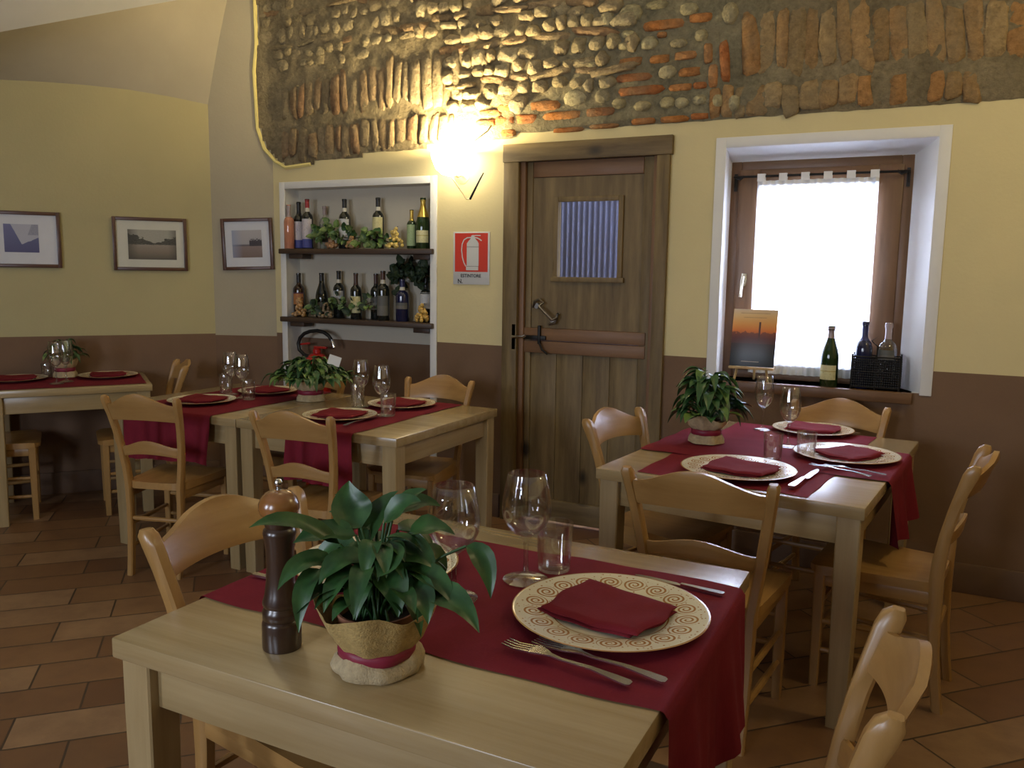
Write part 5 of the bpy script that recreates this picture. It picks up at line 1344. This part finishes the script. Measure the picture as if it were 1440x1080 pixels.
# champagne bottle
def stand(px, top, y, *a, **k):
    p = sillp(px, y); t_ = on_y(px, top, YW+y); return bottle(tuple(p), t_.z-SZ, *a, **k)
stand(1166, 458, .03, .043, 'champagne', 'green', cmat((.30, .24, .24), 'mauve_foil', .35, .4), .80, LGO, (.12, .36), 'green champagne bottle standing alone on the windowsill', group='bottles on the windowsill')
stand(1213, 452, .06, .040, 'spirit', 'blue', DBL, .72, None, None, 'dark blue bottle in the wire rack on the windowsill', group='bottles on the windowsill')
stand(1246, 454, .06, .043, 'spirit', 'clear', PNK, .76, LDK, (.45, .6), 'clear bottle in the wire rack on the windowsill', group='bottles on the windowsill')
a = sillp(1198, .02); b = sillp(1266, .02)
e = tag(empty('bottle_rack', ((a.x+b.x)/2, YW+.055, SZ)), 'black beaded wire bottle rack at the right end of the windowsill', 'bottle rack')
L = (b.x-a.x)/2; Dk = .055; Hk = on_y(1230, 502, YW+.02).z-SZ
mb = MB()
for z_ in (.012, Hk*.55, Hk): mb.tube([(-L, -Dk, z_), (L, -Dk, z_), (L, Dk, z_), (-L, Dk, z_), (-L, -Dk, z_)], .004, 6)
mb.build('hoop', M['iron'], e)
mb = MB()
for x_ in (-L, 0, L):
    for y_ in (-Dk, Dk): mb.tube([(x_, y_, 0), (x_, y_, Hk+.012)], .0045, 6)
mb.build('upright', M['iron'], e)
mb = MB()
n = 22
for i in range(n):
    x_ = -L+2*L*(i+.5)/n
    for y_ in (-Dk, Dk):
        for j in range(12): mb.lathe([(0, 0), (.0048, .003), (.0055, .0065), (.0048, .010), (0, .013)], 6, c=(x_, y_, .012+(Hk-.02)*j/12))
for j in range(12):
    for sx in (-1, 1):
        for q in range(4): mb.lathe([(0, 0), (.005, .003), (.006, .0065), (.005, .010), (0, .013)], 6, c=(sx*L, -Dk+2*Dk*(q+.5)/4, .012+(Hk-.02)*j/12))
mb.build('bead_curtain', M['iron'], e); e.children[-1]['kind'] = 'stuff'
mb = MB(); mb.tube([(0, 0, .012), (0, 0, Hk+.05), (-.03, 0, Hk+.075), (0, 0, Hk+.10), (.03, 0, Hk+.075), (0, 0, Hk+.05)], .004, 6); mb.build('carry_loop', M['iron'], e)
# small easel with a sunset print
pA, pB = on_y(1029, 434, YW+.02), on_y(1094, 437, YW+.02); pC, pD = on_y(1026, 513, YW+.005), on_y(1086, 518, YW+.005)
cxm = (pA.x+pB.x+pC.x+pD.x)/4; bw_ = .5*((pB.x-pA.x)+(pD.x-pC.x)); zb_ = (pC.z+pD.z)/2; zt_ = (pA.z+pB.z)/2
es = tag(empty('table_easel', (cxm, YW+.01, SZ)), 'small wooden easel holding the sunset print on the windowsill', 'easel')
M['easel'] = wood('easel_pine', (.42, .27, .10), (.55, .38, .16), 2, .5)
tilt = math.atan2(.06, zt_-zb_)
for sx in (-1, 1):
    mb = MB(); mb.tube([(sx*.085, -.0, 0), (sx*.03, .085, zt_-SZ-.02)], .007, 6); mb.build('leg', M['easel'], es)
mb = MB(); mb.tube([(0, .094, 0), (0, .080, zt_-SZ-.04)], .007, 6); mb.build('leg', M['easel'], es)
mb = MB(); mb.box((-bw_/2, -.018, zb_-SZ-.014), (bw_/2, .03, zb_-SZ-.002), .002); mb.build('ledge', M['easel'], es)
def sunset():
    m, t, b = nt('sunset_print')
    tc = t.nodes.new('ShaderNodeTexCoord'); sp = t.nodes.new('ShaderNodeSeparateXYZ'); t.links.new(tc.outputs['Generated'], sp.inputs[0]); x, z = sp.outputs[0], sp.outputs[2]
    n = noise_n(t, coords(t, (1, 1, 2), which='Generated'), 9, 5, .6)
    c = ramp(t, z, [(0, (.01, .012, .012)), (.18, (.02, .022, .02)), (.42, (.05, .028, .025)), (.5, (.20, .04, .03)), (.62, (.62, .17, .03)), (.74, (.66, .30, .07)), (.9, (.62, .40, .17)), (1, (.55, .42, .27))])
    city = math_n(t, 'MULTIPLY', math_n(t, 'LESS_THAN', z, math_n(t, 'ADD', .46, math_n(t, 'MULTIPLY', n, .26))), math_n(t, 'GREATER_THAN', z, .40))
    c = mixc(t, math_n(t, 'MULTIPLY', city, .75), c, (.10, .035, .03))
    tw = math_n(t, 'MULTIPLY', math_n(t, 'LESS_THAN', math_n(t, 'ABSOLUTE', math_n(t, 'SUBTRACT', x, .62)), .022), math_n(t, 'LESS_THAN', z, .78)); tw = math_n(t, 'MULTIPLY', tw, math_n(t, 'GREATER_THAN', z, .42))
    c = mixc(t, tw, c, (.09, .035, .03))
    l1 = math_n(t, 'MULTIPLY', math_n(t, 'LESS_THAN', math_n(t, 'ABSOLUTE', math_n(t, 'SUBTRACT', z, .93)), .008), math_n(t, 'LESS_THAN', math_n(t, 'ABSOLUTE', math_n(t, 'SUBTRACT', x, .5)), .33))
    l2 = math_n(t, 'MULTIPLY', math_n(t, 'LESS_THAN', math_n(t, 'ABSOLUTE', math_n(t, 'SUBTRACT', z, .855)), .007), math_n(t, 'LESS_THAN', math_n(t, 'ABSOLUTE', math_n(t, 'SUBTRACT', x, .5)), .26))
    c = mixc(t, math_n(t, 'MULTIPLY', math_n(t, 'MAXIMUM', l1, l2), math_n(t, 'MULTIPLY', n, .9)), c, (.25, .15, .07))
    l3 = math_n(t, 'MULTIPLY', math_n(t, 'LESS_THAN', math_n(t, 'ABSOLUTE', math_n(t, 'SUBTRACT', z, .085)), .006), math_n(t, 'LESS_THAN', math_n(t, 'ABSOLUTE', math_n(t, 'SUBTRACT', x, .46)), .2))
    c = mixc(t, math_n(t, 'MULTIPLY', l3, .7), c, (.5, .4, .3))
    t.links.new(c, b.inputs['Base Color']); b.inputs['Roughness'].default_value = .35
    return m
e = tag(empty('sunset_poster', (cxm, YW+.012, zb_-.001)), 'orange sunset city print propped on the small easel, windowsill left', 'print')
e.rotation_euler = (-tilt, 0, 0)
mb = MB(); mb.box((-bw_/2, -.004, 0), (bw_/2, .0, (zt_-zb_)/math.cos(tilt)), .0008); mb.build('panel', sunset(), e)

# ------------------------------------------------------------------ light
def area(name, loc, target, size, energy, col, sy=None, spread=None):
    l = bpy.data.lights.new(name, 'AREA'); l.energy = energy; l.color = col; l.size = size
    if sy: l.shape = 'RECTANGLE'; l.size_y = sy
    if spread: l.spread = spread
    o = bpy.data.objects.new(name, l); COL.objects.link(o); o.location = loc
    d_ = Vector(target)-Vector(loc); o.rotation_euler = d_.to_track_quat('-Z', 'Y').to_euler(); return o
def point(name, loc, energy, col, rad=.05):
    l = bpy.data.lights.new(name, 'POINT'); l.energy = energy; l.color = col; l.shadow_soft_size = rad
    o = bpy.data.objects.new(name, l); COL.objects.link(o); o.location = loc; return o
WARM = (1, .80, .42)
point('sconce_lamp_light', (lamp_p.x, YW-.125, lamp_p.z+.07), 155, WARM, .06)
point('ceiling_lamp_right', (.9, 3.0, 2.75), 27, WARM, .12)
point('ceiling_lamp_middle', (-1.5, 1.9, 3.0), 5, WARM, .12)
point('ceiling_lamp_left', (-3.2, 2.6, 2.9), 2.5, WARM, .12)
area('window_daylight_left', (-3.0, YB+.1, 1.6), (-2.0, 2.5, .6), .6, 62, (.74, .83, 1), 1.2)
area('window_daylight_right', (-1.2, YB+.1, 1.6), (-.9, 2.5, .7), .6, 44, (.74, .83, 1), 1.2)
area('outside_window_light', (WX, WY+.35, 1.65), (WX, 2.5, .9), .95, 150, (.66, .75, 1), 1.2)
area('yard_daylight', (cx, 5.0, 2.5), (cx, 5.35, 1.4), .9, 6, (.75, .82, 1), .3)
wd = bpy.data.worlds.new('daylight'); scene.world = wd; wd.use_nodes = True
wd.node_tree.nodes['Background'].inputs[0].default_value = (.68, .78, 1, 1); wd.node_tree.nodes['Background'].inputs[1].default_value = 1.6
scene.view_settings.view_transform = 'Standard'
scene.view_settings.exposure = 0.0
